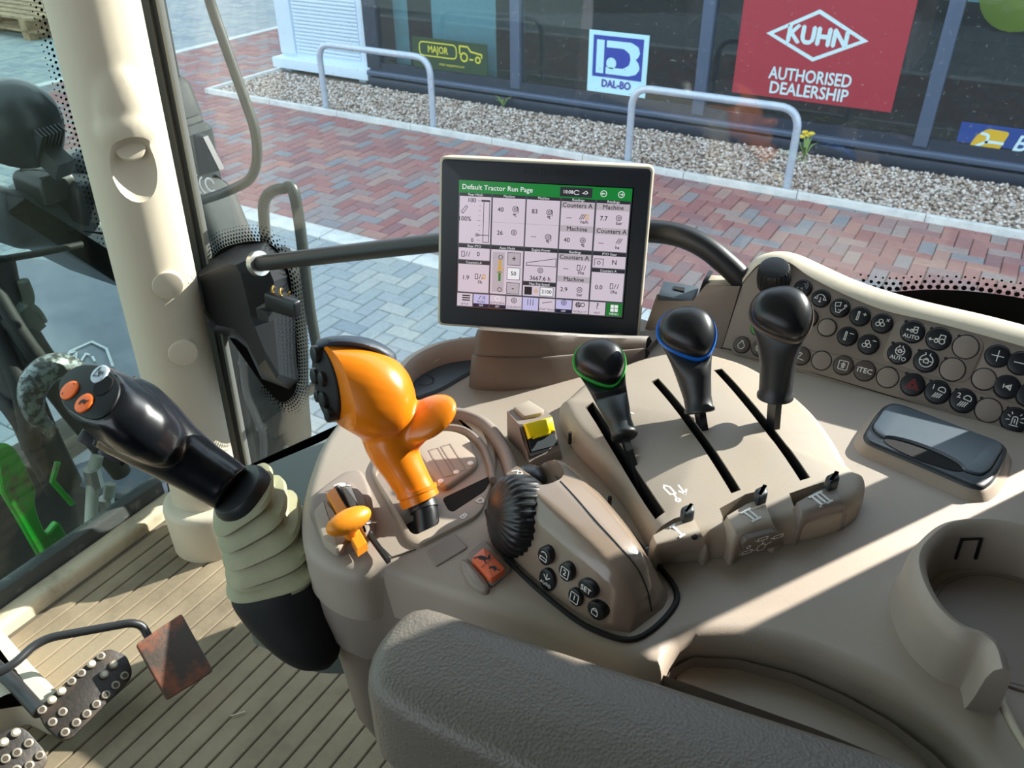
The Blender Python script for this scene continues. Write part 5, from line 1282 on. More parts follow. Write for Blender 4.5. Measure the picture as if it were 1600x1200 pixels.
for x, y in ((33.4, 24.6), (53.4, 25), (53.4, 43.6), (74, 45)): ic += [el(x - .5, y - .5, .4, 8), s2([(x + 1, y - .8), (x + .2, y - .8), (x + .2, y + .8), (x + 1, y + .8)])]
for x, y in ((12, 74.5), (72.6, 62.5), (92.6, 75.5), (3.5, 57)): ic += [s2([(x - 1, y - 2), (x + .6, y - 2), (x + .6, y + 2), (x - 1, y + 2), (x - 1, y - 2)]), s2([(x + 2.4, y - 2), (x + 1.4, y + 2)]), s2([(x + 4, y - 2), (x + 3, y + 2)])]
for x, y in ((71, 23), (93, 40)): ic += [s2([(x + k * 1.0, y + 2), (x + 1.6 + k * 1.0, y - 2)]) for k in range(3)]
ic += [el(26, 58, 1.2), el(26, 84, 1.2), s2([(24, 70), (27.4, 70)]), s2([(41.5, 61), (59, 56.5), (59, 63), (41.5, 63), (41.5, 61)]), s2([(81.5, 60), (81.5, 54.6), (86.5, 54.6), (86.5, 60)]), el(84, 57.6, .9), s2([(13.5, 93), (14.8, 90)]), s2([(16.2, 90), (16.2, 93)]), s2([(17.2, 90), (17.2, 93)]), s2([(45, 90), (45, 95)]), s2([(52, 92.5), (58, 91)]), s2([(43.4, 90), (43.4, 95)]), s2([(46.6, 90), (46.6, 95)])]
make('screen_icon', ribbon(SC, ic, .0006, .0003), s_ink, scr, 0)
make('screen_icon', ribbon(SC, [el(84, 4.8, 1.7), s2([(85, 4.8), (83, 4.8)]), s2([(83.7, 4), (83, 4.8), (83.7, 5.6)]), el(94, 4.8, 1.7), s2([(93, 4.8), (95, 4.8)]), s2([(94.3, 4), (95, 4.8), (94.3, 5.6)]), s2(arc((68.6, 5), 1.6, 30, 330, 10)), s2([(72, 5.4), (74, 3.6), (75, 5), (74, 5.8), (72, 5.4)]), el(25, 91.5, 1.4)], .0006, .0003), s_white, scr, 0)
make('screen_icon', ribbon(SC, [el(26, 68.2, 1.4), s2([(74.6, 21.5), (76, 21.5), (76, 24.5), (74.6, 24.5), (74.6, 21.5)]), s2([(15.6, 73), (17, 73), (17, 76), (15.6, 76), (15.6, 73)]), el(48, 83.2, .8)], .0008, .00032), s_gold, scr, 0)
text('embossed_maker_name', MS, 'JOHN DEERE', (.094, .0118), .0085, mat('emboss_graphite', (30, 34, 40), .35), mon, .0058, sx=1.25, depth=.0004)
# brown two-tier base under the screen
mbot = dks(((732, 604), (745, 609), (790, 611), (850, 604), (905, 590), (955, 577), (1008, 565)))
mtop = [at(*p, y=b[1] + .004) for p, b in zip(((741, 516), (752, 517), (792, 520), (850, 524), (905, 527), (955, 529), (1008, 530)), mbot)]
mseam = [V(b[0], b[1], ZD) * .42 + t_ * .58 for b, t_ in zip(mbot, mtop)]
def tier(lo, hi, r):
    L0, H0 = catmull(lo, 4), catmull(hi, 4); rr = []
    for a, c in zip(L0, H0):
        bk = V(.0, .05, -.05); rr.append([a, c + (a - c) * min(.45, r / max(.004, np.linalg.norm(a - c))), c + V(0, r * .35, -r * .25), c + V(0, r, -r * .2), c + bk, a + V(0, .05, 0)])
    return loft(rr)
make('base_lower', tier([V(b[0], b[1], ZD - .002) for b in mbot], mseam, .003), brown, mon, 40)
make('base_upper', tier([p + V(0, .0025, -.004) for p in mseam], [p + V(0, .0025, 0) for p in mtop], .008), brown, mon, 40)
make('base_neck', obox(MS.p(.09, -.115, -.045), U, nrm(np.cross(V(0, 0, 1), U)), V(0, 0, 1), .06, .02, .055), black_p, mon, 0)

# ================================================================== BUTTON PANEL
AP = math.radians(56)
PF = Frame((-.19, .735, ZD), (1, 0, 0), (0, math.cos(AP), math.sin(AP)))
pan = thing('button_panel', 'long sloping taupe panel of round buttons along the window side of the console', 'panel', (0, .74, ZD), )
bot = [(1126, 549), (1180, 562), (1260, 585), (1340, 609), (1420, 633), (1500, 659), (1600, 692), (1700, 726)]
topf = [(1160, 441), (1172, 426), (1186, 412), (1208, 404), (1234, 409), (1266, 431), (1319, 458), (1381, 483), (1444, 498), (1506, 514), (1600, 540), (1700, 570)]
topb = [(1157, 433), (1168, 416), (1184, 401), (1212, 395), (1242, 400), (1287, 419), (1334, 440), (1381, 456), (1444, 474), (1537, 495), (1600, 511), (1700, 536)]
po = [(PF.q(*p)[0], PF.q(*p)[1] - .02) for p in bot] + [PF.q(*p) for p in topf[::-1]]
make('face', slab(PF, resample(po, 90), -.03, .0, .002, 2), taupe, pan, 40)
T = catmull([PF.p(*PF.q(*p), 0) for p in topf], 5)
K = catmull([at(*p, y=PF.p(*PF.q(*q), 0)[1] + .028) for p, q in zip(topb, topf)], 5)
rr = []
for i_, (a, b) in enumerate(zip(T, K)):
    bf = min(1.0, max(0.0, (i_ - 10) / 12)) * .55
    rr.append([a + PF.n * -.012, a + PF.n * .0006 - PF.v * .001, a * .85 + b * .15 + V(0, 0, .0028), a * .5 + b * .5 + V(0, 0, .0015 + .0075 * bf), a * .12 + b * .88 + V(0, 0, .001 + .0055 * bf), b + V(0, .004, -.006), b + V(0, .006, -.07), a + V(0, .012, -.07)])
make('ridge', loft(rr), cream, pan, 60)  # cream carries the sunlight on the edge of the taupe panel
PI2 = PF.up(.0)
def isl(P, r=.004): return slab(PF, rpoly(ccw([V(*PF.q(1100 + x / 3.2, 390 + y / 3.2)) for x, y in P]), r, 4), -.001, .0012, .0008, 2)
make('island', isl([(985, 352), (1180, 395), (1380, 440), (1402, 485), (1330, 645), (1285, 668), (1090, 618), (905, 560), (890, 530), (945, 380)]), taupe, pan, 40)
make('island', isl([(1432, 480), (1600, 520), (1760, 570), (1760, 800), (1600, 752), (1345, 668), (1338, 640), (1400, 520)]), taupe, pan, 40)
make('island', isl([(150, 432), (420, 490), (640, 520), (880, 575), (1100, 640), (1340, 705), (1600, 780), (1760, 830), (1760, 980), (1600, 940), (1330, 855), (1050, 765), (800, 690), (560, 620), (320, 560), (140, 520), (130, 470)], .008), taupe, pan, 40)
make('edge_gasket', ribbon(PF, [[PF.q(x, y - 6) for x, y in bot]], .0012, .0006), black_m, pan, 0)

def sm(c, s, paths): return [[(c[0] + a * s, c[1] + b * s) for a, b in p] for p in paths]
CI = lambda x, y, r, n=12: arc((x, y), r, 0, 360, n)
ICON = {
 'phone': [arc((0, -.1), .55, 20, 160, 8), [(-.55, .1), (-.7, -.15), (-.4, -.2), (-.35, .1)], [(.55, .1), (.7, -.15), (.4, -.2), (.35, .1)], [(0, .05), (0, -.55)], [(-.15, -.4), (0, -.55), (.15, -.4)]],
 'voice': [arc((-.3, -.3), .4, 180, 360, 6), [(-.7, -.2), (-.5, .0)], [(.1, -.2), (-.1, .05)], arc((.1, .35), .25, -60, 120, 6), arc((.1, .35), .5, -50, 60, 6), CI(-.1, -.1, .1, 6)],
 'defrost': [[(-.6, .5), (0, .65), (.0, .2), (-.55, .05), (-.6, .5)], [(-.5, -.1), (-.3, -.5)], [(-.1, -.3), (.3, -.25), (.6, .1)], [(.3, -.25), (.1, -.6), (-.4, -.6)], CI(.6, .35, .13, 8)],
 'tplus': [[(-.25, .5), (-.1, .5), (-.1, -.5), (-.3, -.5), (-.25, .5)], [(.3, .3), (.7, .3)], [(.5, .5), (.5, .1)]],
 'tminus': [[(-.25, .5), (-.1, .5), (-.1, -.5), (-.3, -.5), (-.25, .5)], [(.2, .4), (.7, .4)]],
 'fanplus': [CI(-.15, .2, .22, 8), CI(.1, -.15, .22, 8), CI(-.4, -.2, .22, 8), CI(-.15, -.05, .08, 6), [(.4, .6), (.7, .3)], [(.4, .3), (.7, .6)]],
 'fanminus': [CI(-.15, .2, .22, 8), CI(.1, -.15, .22, 8), CI(-.4, -.2, .22, 8), CI(-.15, -.05, .08, 6), [(.35, .5), (.75, .5)]],
 'heat': [[(-.5, .4), (-.4, -.3), (.2, -.4)], [(-.1, .3), (-.15, .0), (-.05, -.25)], [(.15, .3), (.1, .0), (.2, -.25)], [(.4, .3), (.35, .0), (.45, -.25)], [(-.5, -.55), (.5, -.55)]],
 'arrow': [CI(0, 0, .6, 16), [(-.35, 0), (.3, 0)], [(.05, .25), (.3, 0), (.05, -.25)]],
 'engine': [[(-.2, .55), (.2, .55)], [(-.12, .55), (-.12, .3)], [(.12, .55), (.12, .3)], arc((0, -.1), .42, 110, 430, 14)],
 'gear': [CI(0, 0, .36, 16)] + [[(.42 * math.cos(a), .42 * math.sin(a)), (.58 * math.cos(a), .58 * math.sin(a))] for a in [2 * math.pi * k / 12 for k in range(12)]],
 'slope': [[(-.55, -.25), (-.15, .4), (.1, .3), (-.3, -.35), (-.55, -.25)], [(-.3, -.35), (.5, -.45)]],
 'boxup': [rpoly(rect(-.5, -.5, .5, .5), .15) + [rpoly(rect(-.5, -.5, .5, .5), .15)[0]], [(0, -.35), (0, .3)], [(-.25, .05), (0, .3), (.25, .05)], [(-.12, -.3), (-.12, .05)], [(.12, -.3), (.12, .05)]],
 'tractor': [CI(.35, -.2, .25, 10), CI(-.15, -.25, .16, 10), [(-.3, -.05), (.05, .0), (.1, .4), (.55, .4), (.55, .05)], [(-.4, -.2), (-.8, -.2)], [(-.65, -.05), (-.8, -.2), (-.65, -.35)]],
 'diff': [arc((0, 0), .6, 110, 430, 16), rect(-.2, -.2, .2, .12) + [(-.2, -.2)], arc((0, .12), .14, 0, 180, 6), [(-.65, 0), (-.3, 0)], [(.3, 0), (.65, 0)], [(-.15, .55), (-.25, .8)], [(.15, .55), (.25, .8)]],
 'hazard': [[(-.6, -.4), (.6, -.4), (0, .6), (-.6, -.4)], [(-.3, -.22), (.3, -.22), (0, .28), (-.3, -.22)]],
 'lamp': [arc((.3, .25), .32, -30, 190, 10), [(-.02, .2), (.6, .08)]] + [[(-.1 + k * .18, -.05), (-.35 + k * .18, -.55)] for k in range(4)],
 'beacon': [[(-.2, -.4), (-.2, .1)], arc((0, .1), .2, 180, 0, 8), [(.2, .1), (.2, -.4)], [(-.35, -.5), (.35, -.5)], [(0, .1), (0, -.3)], [(-.4, .2), (-.65, .35)], [(-.4, -.05), (-.7, -.1)], [(.4, .2), (.65, .35)], [(.4, -.05), (.7, -.1)], [(-.3, .45), (-.4, .65)], [(.3, .45), (.4, .65)]],
 'plus': [[(-.55, 0), (.55, 0)], [(0, -.55), (0, .55)]], 'minus': [[(-.55, 0), (.55, 0)]],
 'prev': [[(-.3, .2), (-.3, -.2)], [(.3, .25), (-.15, 0), (.3, -.25), (.3, .25)], [(.2, .1), (.05, 0), (.2, -.1)]],
}
BT = [(495, 195, 'voice', 41, 'k'), (585, 245, 'phone', 42, 'k'), (680, 293, 'defrost', 44, 'k'), (780, 335, 'tplus', 45, 'k'), (890, 370, 'fanplus', 46, 'k'), (522, 343, 'heat', 43, 'b'), (615, 390, None, 42, 't'), (717, 435, 'tminus', 44, 'k'), (822, 475, 'fanminus', 46, 'k'), (272, 395, 'arrow', 36, 'g'), (190, 478, 'engine', 41, 'b'), (280, 495, 'gear', 41, 'b'), (390, 515, None, 42, 't'), (485, 533, 'slope', 44, 'b'), (588, 556, None, 46, 't'), (697, 580, 'boxup', 46, 'b'), (804, 608, 'itec', 48, 'b'), (918, 640, None, 49, 't'), (1043, 413, 'atr', 52, 'k'), (1172, 448, 'tractor', 53, 'k'), (1308, 488, None, 55, 't'), (977, 520, 'adiff', 51, 'k'), (1110, 558, 'diff', 53, 'k'), (1242, 600, None, 54, 't'), (1043, 677, 'hazard', 52, 'k'), (1167, 714, 'lamp1', 54, 'k'), (1294, 757, 'lamp2', 55, 'k'), (1421, 804, None, 56, 't'), (1552, 853, 'beacon', 57, 'k'), (1467, 534, 'plus', 51, 'k'), (1581, 570, 'minus', 53, 'k'), (1400, 648, None, 50, 't'), (1513, 687, 'prev', 53, 'k'), (1627, 731, 'prev', 54, 'k'), (1700, 612, None, 54, 't'), (1690, 905, None, 56, 't')]
for x, y, ic_, r, m in BT:
    c = PF.q(1100 + x / 3.2, 390 + y / 3.2); rm = r / 3.2 * .82 / FPX * (1 + (x - 800) * -.00003)
    mm_ = {'k': btn_black, 'b': mat('brown_button', (84, 74, 68), .45) if 'brown_button' not in MATS else MATS['brown_button'], 't': taupe_btn, 'g': green_btn}[m]
    make('button_seat', slab(PF, circ(c, rm * 1.09, 28), -.001, .0014, .0004, 1), black_m, pan, 30)
    b = make('button', slab(PF, circ(c, rm, 28), -.001, .0034 if m != 't' else .0019, .0012, 3, .0004 if m != 't' else 0, 2), mm_, pan, 50)
    IF = PF.up(.0040)
    ink = red_ink if ic_ == 'hazard' else (grey_ink if ic_ == 'voice' else white_ink)
    if ic_ is None: continue
    s = rm * .92; w = rm * (.08 if ic_ != 'hazard' else .055)
    if ic_ == 'itec': text('icon', IF, 'iTEC', c, rm * .72, ink, b, 0, bold=.00015)
    elif ic_ in ('atr', 'adiff'):
        make('icon', ribbon(IF, sm((c[0], c[1] + rm * .22), s * .72, ICON['tractor' if ic_ == 'atr' else 'diff']), w, 0), ink, b, 0)
        text('icon', IF, 'AUTO', (c[0], c[1] - rm * .48), rm * .5, ink, b, 0, bold=.0001)
    elif ic_ in ('lamp1', 'lamp2'):
        make('icon', ribbon(IF, sm(c, s, ICON['lamp']), w, 0), ink, b, 0)
        text('icon', IF, ic_[-1], (c[0] - rm * .42, c[1] + rm * .36), rm * .62, ink, b, 0, bold=.0001)
    else: make('icon', ribbon(IF, sm(c, s, ICON[ic_]), w, 0), ink, b, 0)
for x, y in ((1010, 360), (1138, 395), (1275, 433), (945, 467), (1075, 505), (1208, 545), (1013, 620), (1135, 658), (1262, 700), (1388, 743), (1520, 792)):
    make('indicator_dot', disc(PF, PF.q(1100 + x / 3.2, 390 + y / 3.2), .0015, 0, .0018, .0003, 12), btn_black, pan, 0)
# ribbed rotary knob
kc_ = PF.p(*PF.q(1209, 436)); ka = nrm(PF.n * .65 + V(0, 0, .75) + V(.0, -.0, 0)); ku = V(1, 0, 0); kv_ = np.cross(ka, ku)
NK = 96
def kr(r, h, amp): return [kc_ + ka * h + (r + (amp if (k // 2) % 2 else 0)) * (math.cos(2 * math.pi * k / NK) * ku + math.sin(2 * math.pi * k / NK) * kv_) for k in range(NK)]
make('rotary_knob', loft([kr(.0165, -.006, 0), kr(.0165, 0, .0), kr(.0160, .001, .0007), kr(.0148, .015, .0007), kr(.0138, .0175, .0002), kr(.012, .018, 0), kr(.004, .0183, 0)]), black_s, pan, 30)

# USB socket block left of the panel
AP2 = math.radians(60)
QF = Frame((-.19, .738, ZD), (1, 0, 0), (0, math.cos(AP2), math.sin(AP2)))
ub = thing('socket_block', 'taupe block with a slate socket plate and open flap, right of the monitor', 'socket', (-.22, .75, ZD))
f1 = [QF.q(*p) for p in ((996, 556), (1004, 522), (1026, 459), (1082, 470), (1094, 455), (1101, 446), (1157, 447), (1126, 551))]
make('face', slab(QF, f1, -.04, 0, .0015, 2), taupe, ub, 30)
zt_ = QF.p(*f1[5])[2]
make('top_ledge', slab(hz(zt_ - .02), [V(*at(*p, z=zt_)[:2]) for p in ((1102, 446), (1158, 447), (1168, 431), (1106, 428))], 0, .02, .003, 2), cream, ub, 40)  # cream colour stands for sunlight on top of the taupe block
zp = QF.p(*f1[2])[2]
make('socket_plate', slab(hz(zp - .03), [V(*at(*p, z=zp)[:2]) for p in ((1028, 462), (1037, 440), (1092, 449), (1081, 472))], 0, .031, .0015, 2), slate, ub, 40)
make('socket', slab(hz(zp), [V(*at(*p, z=zp + .001)[:2]) for p in ((1052, 453), (1053, 448), (1070, 451), (1069, 457))], 0, .0022, .0002, 1), void_m, ub, 0)
fa = at(1089, 465, z=zp); fb = at(1097, 449, z=zp)
make('flap', loft([[fa + V(0, 0, 0), fb, fb + V(.003, 0, 0), fa + V(.003, 0, 0)], [fa + V(.004, 0, .02), fb + V(.005, 0, .022), fb + V(.010, 0, .021), fa + V(.008, 0, .019)]]), black_s, ub, 0)

# ================================================================== SLATE LID
ld = thing('lidded_tray', 'slate coloured lidded tray with a finger scoop between the panel and the cup holder', 'tray', V(*dk(1460, 695), ZD))
LH = .010
def lx(P, h): return [dk(1300 + x / 5.333, 560 + y / 5.333, h) for x, y in P]
o1 = rpoly(lx([(255, 640), (330, 505), (420, 395), (500, 362), (600, 385), (1400, 690), (1470, 745), (1440, 880), (1340, 1030), (1260, 1085), (1150, 1065), (700, 870), (290, 700)], LH), .012, 4)
ramp = [[V(p[0], p[1], ZD + h) for p in inset(ccw(o1), d)] for d, h in ((-.007, -.001), (-.005, .0015), (-.002, .005), (.000, .0075), (.002, .0082))]
make('collar', loft(ramp, False, True), beige, ld, 60)
make('rim', slab(DK, o1, .003, LH + .001, .004, 3), slate_rim, ld, 50)
i1 = rpoly(lx([(328, 590), (430, 440), (485, 402), (570, 412), (1390, 715), (1418, 765), (1310, 945), (1240, 988), (1150, 968), (385, 655)], LH), .006, 4)
lidg = slab(DK, i1, LH - .004, LH + .0035, .0015, 2)
make('lid_gap', slab(DK, inset(ccw(i1), -.0008), LH - .002, LH + .0013, .0002, 1), void_m, ld, 0)
sc0, sc1 = lx([(420, 668)], LH)[0], lx([(1120, 940)], LH)[0]
sd_ = nrm(sc1 - sc0); mid_ = (sc0 + sc1) / 2
scp = ell(V(mid_[0], mid_[1], ZD + LH + .004) + V(sd_[1], -sd_[0], 0) * .002, V(sd_[0], sd_[1], 0), V(-sd_[1], sd_[0], 0), V(0, 0, 1), np.linalg.norm(sc1 - sc0) * .5, .0115, .007, 28, 12)
make('lid', cut(lidg, [scp]), slate, ld, 40)
make('scoop', slab(DK, circ(mid_ + V(sd_[1], -sd_[0]) * .003, np.linalg.norm(sc1 - sc0) * .47, 28, .0085, math.atan2(sd_[1], sd_[0])), LH + .0005, LH + .0016, .0002, 1), void_m, ld, 0)  # black oval paints the shade in the hollow of the lid

# ================================================================== CUP HOLDER
cu = thing('cup_holder', 'raised round cup holder with an open side at the rear of the console', 'holder', (.09, .49, ZD))
cc = V(.094, .487)
wallp = []
rim_px = [(1566, 1046), (1556, 1012), (1538, 995), (1500, 980), (1463, 946), (1440, 902), (1436, 868), (1452, 842), (1484, 819), (1530, 812), (1578, 817), (1640, 836)]
path = [V(*dk(*p, .04)) for p in rim_px] + [V(.135, .525), V(.150, .487), V(.146, .455)]
path = catmull(path, 6)
secs = []
L = len(path)
for i, p in enumerate(path):
    t = nrm(path[min(i + 1, L - 1)] - path[max(i - 1, 0)]); o = V(-t[1], t[0])
    o = o if o.dot(p - cc) > 0 else -o
    q = lambda d, h: V(p[0] + o[0] * d, p[1] + o[1] * d, ZD + h)
    secs.append([q(.0105, -.003), q(.0085, .002), q(.0072, .012), q(.006, .03), q(.004, .0375), q(0, .041), q(-.004, .0395), q(-.0065, .035), q(-.0075, .02), q(-.0085, -.003)])
make('wall', loft(secs), beige, cu, 60)
inn = [V(*p) for p in circ(cc, .05, 48)]
make('cup_floor', slab(DK, circ(cc, .0515, 48), -.001, .0014, .0008, 1), taupe, cu, 40)
make('mould_line', ribbon(hz(ZD + .0016), [arc(cc, .0475, 0, 360, 48)], .0008, 0), brown, cu, 0)
# embossed hook mark on the inner wall
hk = []
for q in ((1493, 873), (1503, 843), (1533, 842), (1524, 873)):
    d = ray(*q); best = None
    for i in range(len(path) - 1):
        a, b = path[i], path[i + 1]; t = nrm(b - a); o = V(-t[1], t[0]); o = o if o.dot(a - cc) > 0 else -o
        F_ = Frame((a[0] - o[0] * .0078, a[1] - o[1] * .0078, ZD), (t[0], t[1], 0), (0, 0, 1))
        w = at(*q, pl=F_); s_ = (w[:2] - a).dot(t)
        if -.001 <= s_ <= np.linalg.norm(b - a) + .001 and w[1] > cc[1]: best = w
    if best is not None: hk.append(best - nrm(ray(*q)) * .0012)
if len(hk) >= 3: make('hook_mark', tube(hk, .0012, 6), void_m, cu, 40)
# lip that runs from the open side to the rear
lp = [V(*dk(*q), ZD + .001) for q in ((1553, 1068), (1570, 1110), (1600, 1165), (1650, 1240))]
make('side_lip', tube(lp, [.003, .0025, .002], 8, 4), cream, cu, 60)  # cream tube draws the lit edge of the channel as colour

# ================================================================== ARMREST
ar = thing('armrest', 'padded grey armrest with leather grain along the near side of the console', 'armrest', (-.05, .24, 1.86))
AZ = 1.962
def arp(px, py): p = at(px, py, z=AZ); return V(p[0], p[1])
ao = [arp(*q) for q in ((668, 938), (636, 944), (604, 972), (580, 1008), (571, 1048), (582, 1078), (640, 1118), (720, 1158), (840, 1214), (1000, 1290), (1300, 1440), (1700, 1600), (1760, 1290), (1500, 1203), (1200, 1108), (900, 1013), (760, 968), (700, 947))]
ao = resample(catmull(ao, 4, True), 90)
g_ar = slab(hz(AZ), ao, -.065, 0, .013, 5, .004, 6)
leather = MATS['armrest_vinyl']
nt = leather.node_tree; bs = nt.nodes['Principled BSDF']
vo = nt.nodes.new('ShaderNodeTexVoronoi'); vo.inputs['Scale'].default_value = 480; tc = nt.nodes.new('ShaderNodeTexCoord'); bp2 = nt.nodes.new('ShaderNodeBump'); bp2.inputs['Strength'].default_value = .5; bp2.inputs['Distance'].default_value = .0008
nt.links.new(tc.outputs['Object'], vo.inputs['Vector']); nt.links.new(vo.outputs['Distance'], bp2.inputs['Height']); nt.links.new(bp2.outputs[0], bs.inputs['Normal'])
make('pad', g_ar, leather, ar, 60)
make('under_shell', slab(hz(AZ), inset(ccw(ao), .006), -.10, -.06, .008, 3), brown, ar, 50)

# ================================================================== LOADER JOYSTICK
js = thing('loader_joystick', 'black joystick with orange and pale grey thumb buttons on a khaki bellows', 'joystick', at(480, 1030, dep=.70))
JD = .662
ja, jb = dv(372, 762, JD), dv(150, 640, JD - .03)
jax = nrm(jb - ja)
hn = nrm(img_f * .80 + img_u * .50 - img_r * .30)            # button face normal
fc = dv(143, 610, JD - .055)
hu = nrm(img_r * .82 + img_u * -.10 - img_f * 0); hu = nrm(hu - hu.dot(hn) * hn)
HF_ = Frame(fc, hu, np.cross(hn, hu))
fo = [HF_.q(*p) for p in ((90, 606), (97, 588), (118, 572), (140, 568), (164, 572), (182, 586), (192, 606), (186, 630), (170, 652), (148, 660), (118, 650), (98, 632))]
fo = resample(catmull([V(*p) for p in fo], 4, True), 40)
fcn = sum(fo) / len(fo)
hr = []
for s, h in ((.55, -.075), (.86, -.062), (1.12, -.046), (1.25, -.03), (1.22, -.016), (1.10, -.005), (1.0, 0)):
    off = (-hn * 0)
    sh = V(.016, -.010) * min(1, -h / .05)
    hr.append([HF_.p(*(fcn + (p - fcn) * s * V(1.0, 1.0) + sh), h) for p in fo])
P_ = [dv(x, y, JD - z) for x, y, z in ((176, 640, .026), (205, 655, .02), (240, 680, .014), (275, 706, .008), (310, 730, .004), (345, 752, .0), (362, 764, 0))]
handle = tube(P_, [.0305, .0315, .0287, .0245, .0218, .0208, .0199], 24, 5)
make('grip', blend([loft(hr), handle], .002, 7), black_g, js, 180)
face = make('button_face', slab(HF_, [fcn + (p - fcn) * .93 for p in fo], -.004, .0016, .001, 2), mat('face_black', (14, 15, 17), .5, spec=.3), js, 50)
HI = HF_.up(.0016)
for px, py, r, m in ((159, 587, .0075, ghost), (112, 612, .0078, orange_b), (135, 632, .0078, orange_b)):
    c = HF_.q(px, py)
    b = make('thumb_button', slab(HI, circ(c, r, 28), -.001, .0016, .0009, 3, .0004, 2), m, js, 50)
    if m is ghost: make('icon', ribbon(HI.up(.0024), sm(c, r, [[(-.1, .55), (-.5, -.3), (.2, -.35), (-.1, .55)], [(.1, .7), (-.3, .2)], [(.1, -.1), (.3, .2), (.35, -.2), (.6, .1), (.65, -.3)]]), .0008, 0), black_ink, b, 0)
    elif px == 135: make('tortoise_mark', tortoise(V(*c), .0035, HI.up(.0024)), black_ink, b, 0)
    else: make('icon', ribbon(HI.up(.0022), sm(c, r, [[(-.5, -.3), (-.45, -.6)], [(.3, .6), (.5, .5)]]), .0006, 0), black_ink, b, 0)
c = HF_.q(164, 605)
make('button_hole', slab(HI, circ(c, .0085, 28), -.001, .0008, .0006, 1), void_m, js, 40)
for q in ((147, 688), (180, 708)):
    p = dv(*q, JD - .012)
    make('trigger', slab(Frame(p, jax, img_f), rpoly(rect(-.011, -.008, .011, .008), .004), -.004, .006, .002, 2), black_p, js, 40)
rc = dv(372, 766, JD); ra_ = nrm(img_u * .62 - img_r * .52 + img_f * .58)
ru = nrm(np.cross(ra_, V(0, 0, 1))); rv = np.cross(ra_, ru)
def jr(c, r, a=ra_, rx=1.0): 
    u = nrm(np.cross(a, V(0, 0, 1))); w = np.cross(a, u)
    return [c + r * (math.cos(t) * u * rx + math.sin(t) * w) for t in [2 * math.pi * k / 40 for k in range(40)]]
make('collar', loft([jr(rc - ra_ * .012, .0255), jr(rc - ra_ * .002, .0255), jr(rc + ra_ * .002, .023), jr(rc + ra_ * .0025, .012)]), black_p, js, 40)
# pleated bellows, each fold a squarish ring that grows towards the base
def sqr(c, s, a):
    u = nrm(np.cross(a, V(0, 0, 1))); w = np.cross(a, u)
    f = lambda t: math.copysign(abs(t) ** .6, t)
    return [c + s * (f(math.cos(t)) * u + f(math.sin(t)) * w) for t in [2 * math.pi * k / 48 + math.pi / 4 for k in range(48)]]
bc = catmull([dv(374, 772, JD + .006), dv(388, 792, JD + .008), dv(403, 817, JD + .009), dv(416, 842, JD + .010), dv(428, 868, JD + .012), dv(434, 884, JD + .014)], 4)
bel = []
for i, c in enumerate(bc):
    f = i / (len(bc) - 1); a = nrm(ra_ * (1 - f) + nrm(V(-.15, -.1, 1)) * f)
    bel.append(sqr(c, (.0265 + .0135 * f) * .93 + (.0040 if i % 4 in (1, 2) else -.001), a)) 
make('bellows', loft(bel), khaki, js, 35)
# black carrier arm below
cs = []
for px, py, r, ry in ((438, 900, .030, .028), (440, 908, .041, .038), (444, 925, .043, .040), (458, 965, .036, .036), (480, 1005, .028, .03), (497, 1032, .018, .02), (506, 1044, .006, .006)):
    c = dv(px, py, JD + .018)
    r *= .93; ry *= .93
    cs.append([c + r * math.cos(t) * img_r + ry * math.sin(t) * img_f * 1.0 + img_u * (.25 * r * math.cos(t)) for t in [2 * math.pi * k / 32 for k in range(32)]])
cc_ = [catmull([r[k] for r in cs], 4) for k in range(32)]
make('carrier', loft([[cc_[k][i] for k in range(32)] for i in range(len(cc_[0]))]), black_m, js, 60)

# ================================================================== PEDALS
pd = thing('accelerator_pedal', 'rusty rectangular pedal plate on a bent black rod', 'pedal', (-1.0, .5, ZF))
PP = Frame(at(272, 1026, z=ZF + .075), nrm(V(.62, .78, 0)), nrm(V(-.62, .55, .55)))
pn_ = PP.n if PP.n[2] > 0 else -PP.n
PP = Frame(at(272, 1026, z=ZF + .075), V(0, 1, 0), nrm(V(-1, 0, .75)))
make('plate', slab(PP, rpoly([PP.q(*p) for p in ((213, 1006), (284, 958), (334, 1048), (262, 1093))], .005), -.008, .0, .002, 2), rust, pd, 40)
pr = [at(-30, 1062, z=ZF + .11), at(18, 1042, z=ZF + .11), at(62, 999, z=ZF + .11), at(205, 973, z=ZF + .10), at(222, 977, z=ZF + .09), at(236, 1002, z=ZF + .07)]
make('rod', tube(fillet(pr, .03, 6), .0065, 12), rod_m, pd, 60)
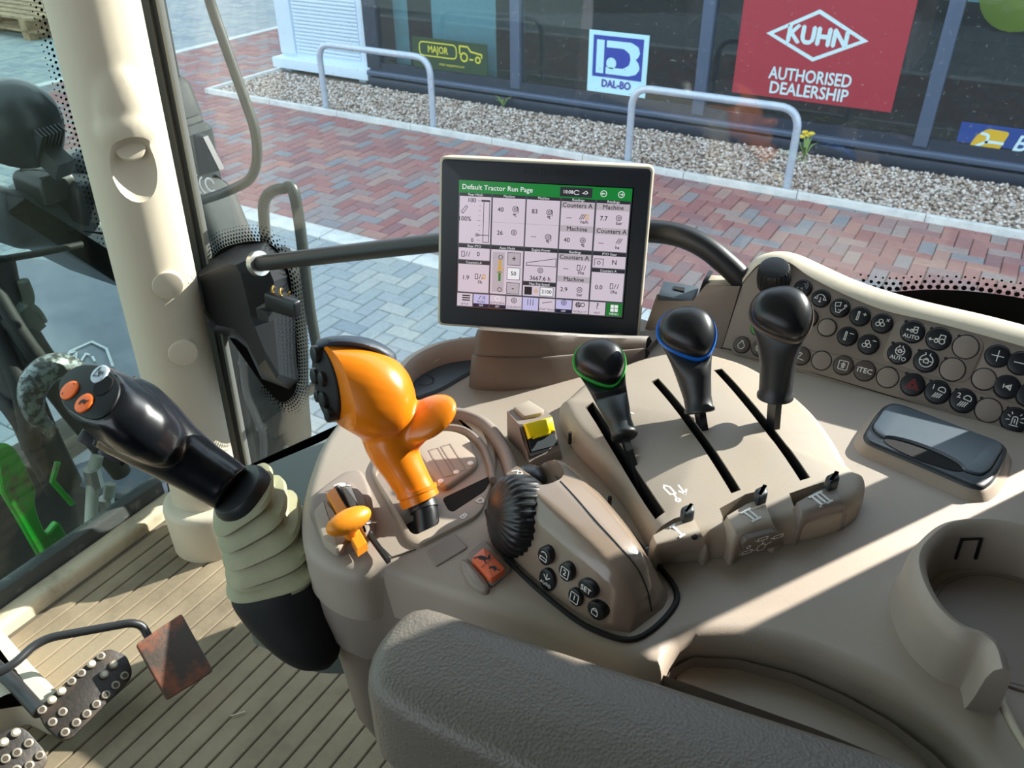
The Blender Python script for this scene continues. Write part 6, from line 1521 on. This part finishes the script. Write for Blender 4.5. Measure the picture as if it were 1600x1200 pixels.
def brake(name, label, outl, studs, bright, arm):
    F_ = Frame(at(*outl[0], z=ZF + .08), V(0, 1, 0), nrm(V(-1, 0, .7)))
    t = thing(name, label, 'pedal', at(*outl[0], z=ZF), 'studded brake pedals')
    make('plate', slab(F_, rpoly([F_.q(*p) for p in outl], .008), -.008, 0, .002, 2), pedal_m, t, 40)
    for k, q in enumerate(studs):
        c = F_.q(q[0] / 4.706, 950 + q[1] / 4.706)
        b = k in bright
        make('stud', slab(F_, circ(c, .0062, 16), -.001, .005 if b else .0035, .0015, 2), stud_m, t, 40)
        make('stud_centre', slab(F_, circ(c, .0038, 12), 0, .0056 if b else .0038, .0004, 1), mat('stud_dirt', (66, 54, 44), .7) if 'stud_dirt' not in MATS else (MATS['cream_trim'] if b else MATS['stud_dirt']), t, 30)
    if arm: make('arm', tube([at(*p, z=ZF + .075) for p in arm], .0105, 10), rod_m, t, 40)
    return t
brake('brake_pedal', 'studded black brake pedal plate nearest the rusty pedal', ((58, 1108), (100, 1068), (158, 1018), (172, 1013), (184, 1018), (198, 1024), (207, 1046), (205, 1060), (160, 1106), (112, 1154), (96, 1157), (70, 1134)), [(740, 355), (670, 415), (597, 480), (525, 540), (450, 615), (380, 680), (308, 750), (835, 420), (765, 490), (915, 500), (850, 570), (778, 640), (708, 710), (637, 780), (560, 845), (478, 915), (460, 765), (385, 840)], (1, 4, 5, 7, 8), ((-20, 1030), (20, 1066), (62, 1112)))
brake('brake_pedal', 'studded black brake pedal plate cut off by the lower left corner', ((-30, 1168), (0, 1146), (27, 1134), (42, 1140), (70, 1172), (76, 1188), (58, 1212), (10, 1250), (-40, 1270)), [(115, 920), (28, 990), (210, 995), (293, 1085), (125, 1065), (215, 1160), (40, 1110), (120, 1190)], (0, 1), None)
ph = at(0, 1060, z=ZF + .06)
t = thing('pedal_housing', 'cream moulded housing behind the pedals at the left edge', 'housing', at(10, 1080, z=ZF))
make('shell', slab(hz(ZF + .06), rpoly([V(*at(*p, z=ZF + .06)[:2]) for p in ((-60, 950), (0, 978), (44, 1030), (94, 1080), (64, 1112), (20, 1090), (-60, 1130))], .012), -.062, 0, .012, 4), cream, t, 40)
make('slot', slab(hz(ZF + .0604), rpoly([V(*at(*p, z=ZF + .06)[:2]) for p in ((2, 1040), (14, 1036), (28, 1050), (20, 1060), (4, 1052))], .004), -.002, .0006, .0002, 1), void_m, t, 0)
p0_ = at(360, 1119, z=ZF + .004); p1_ = at(383, 1112, z=ZF + .004)
props(make('straw', tube([p0_, p1_], .0012, 6), cream, None, 60, 'pale bit of straw lying on the shaded rubber mat'), cat='straw')
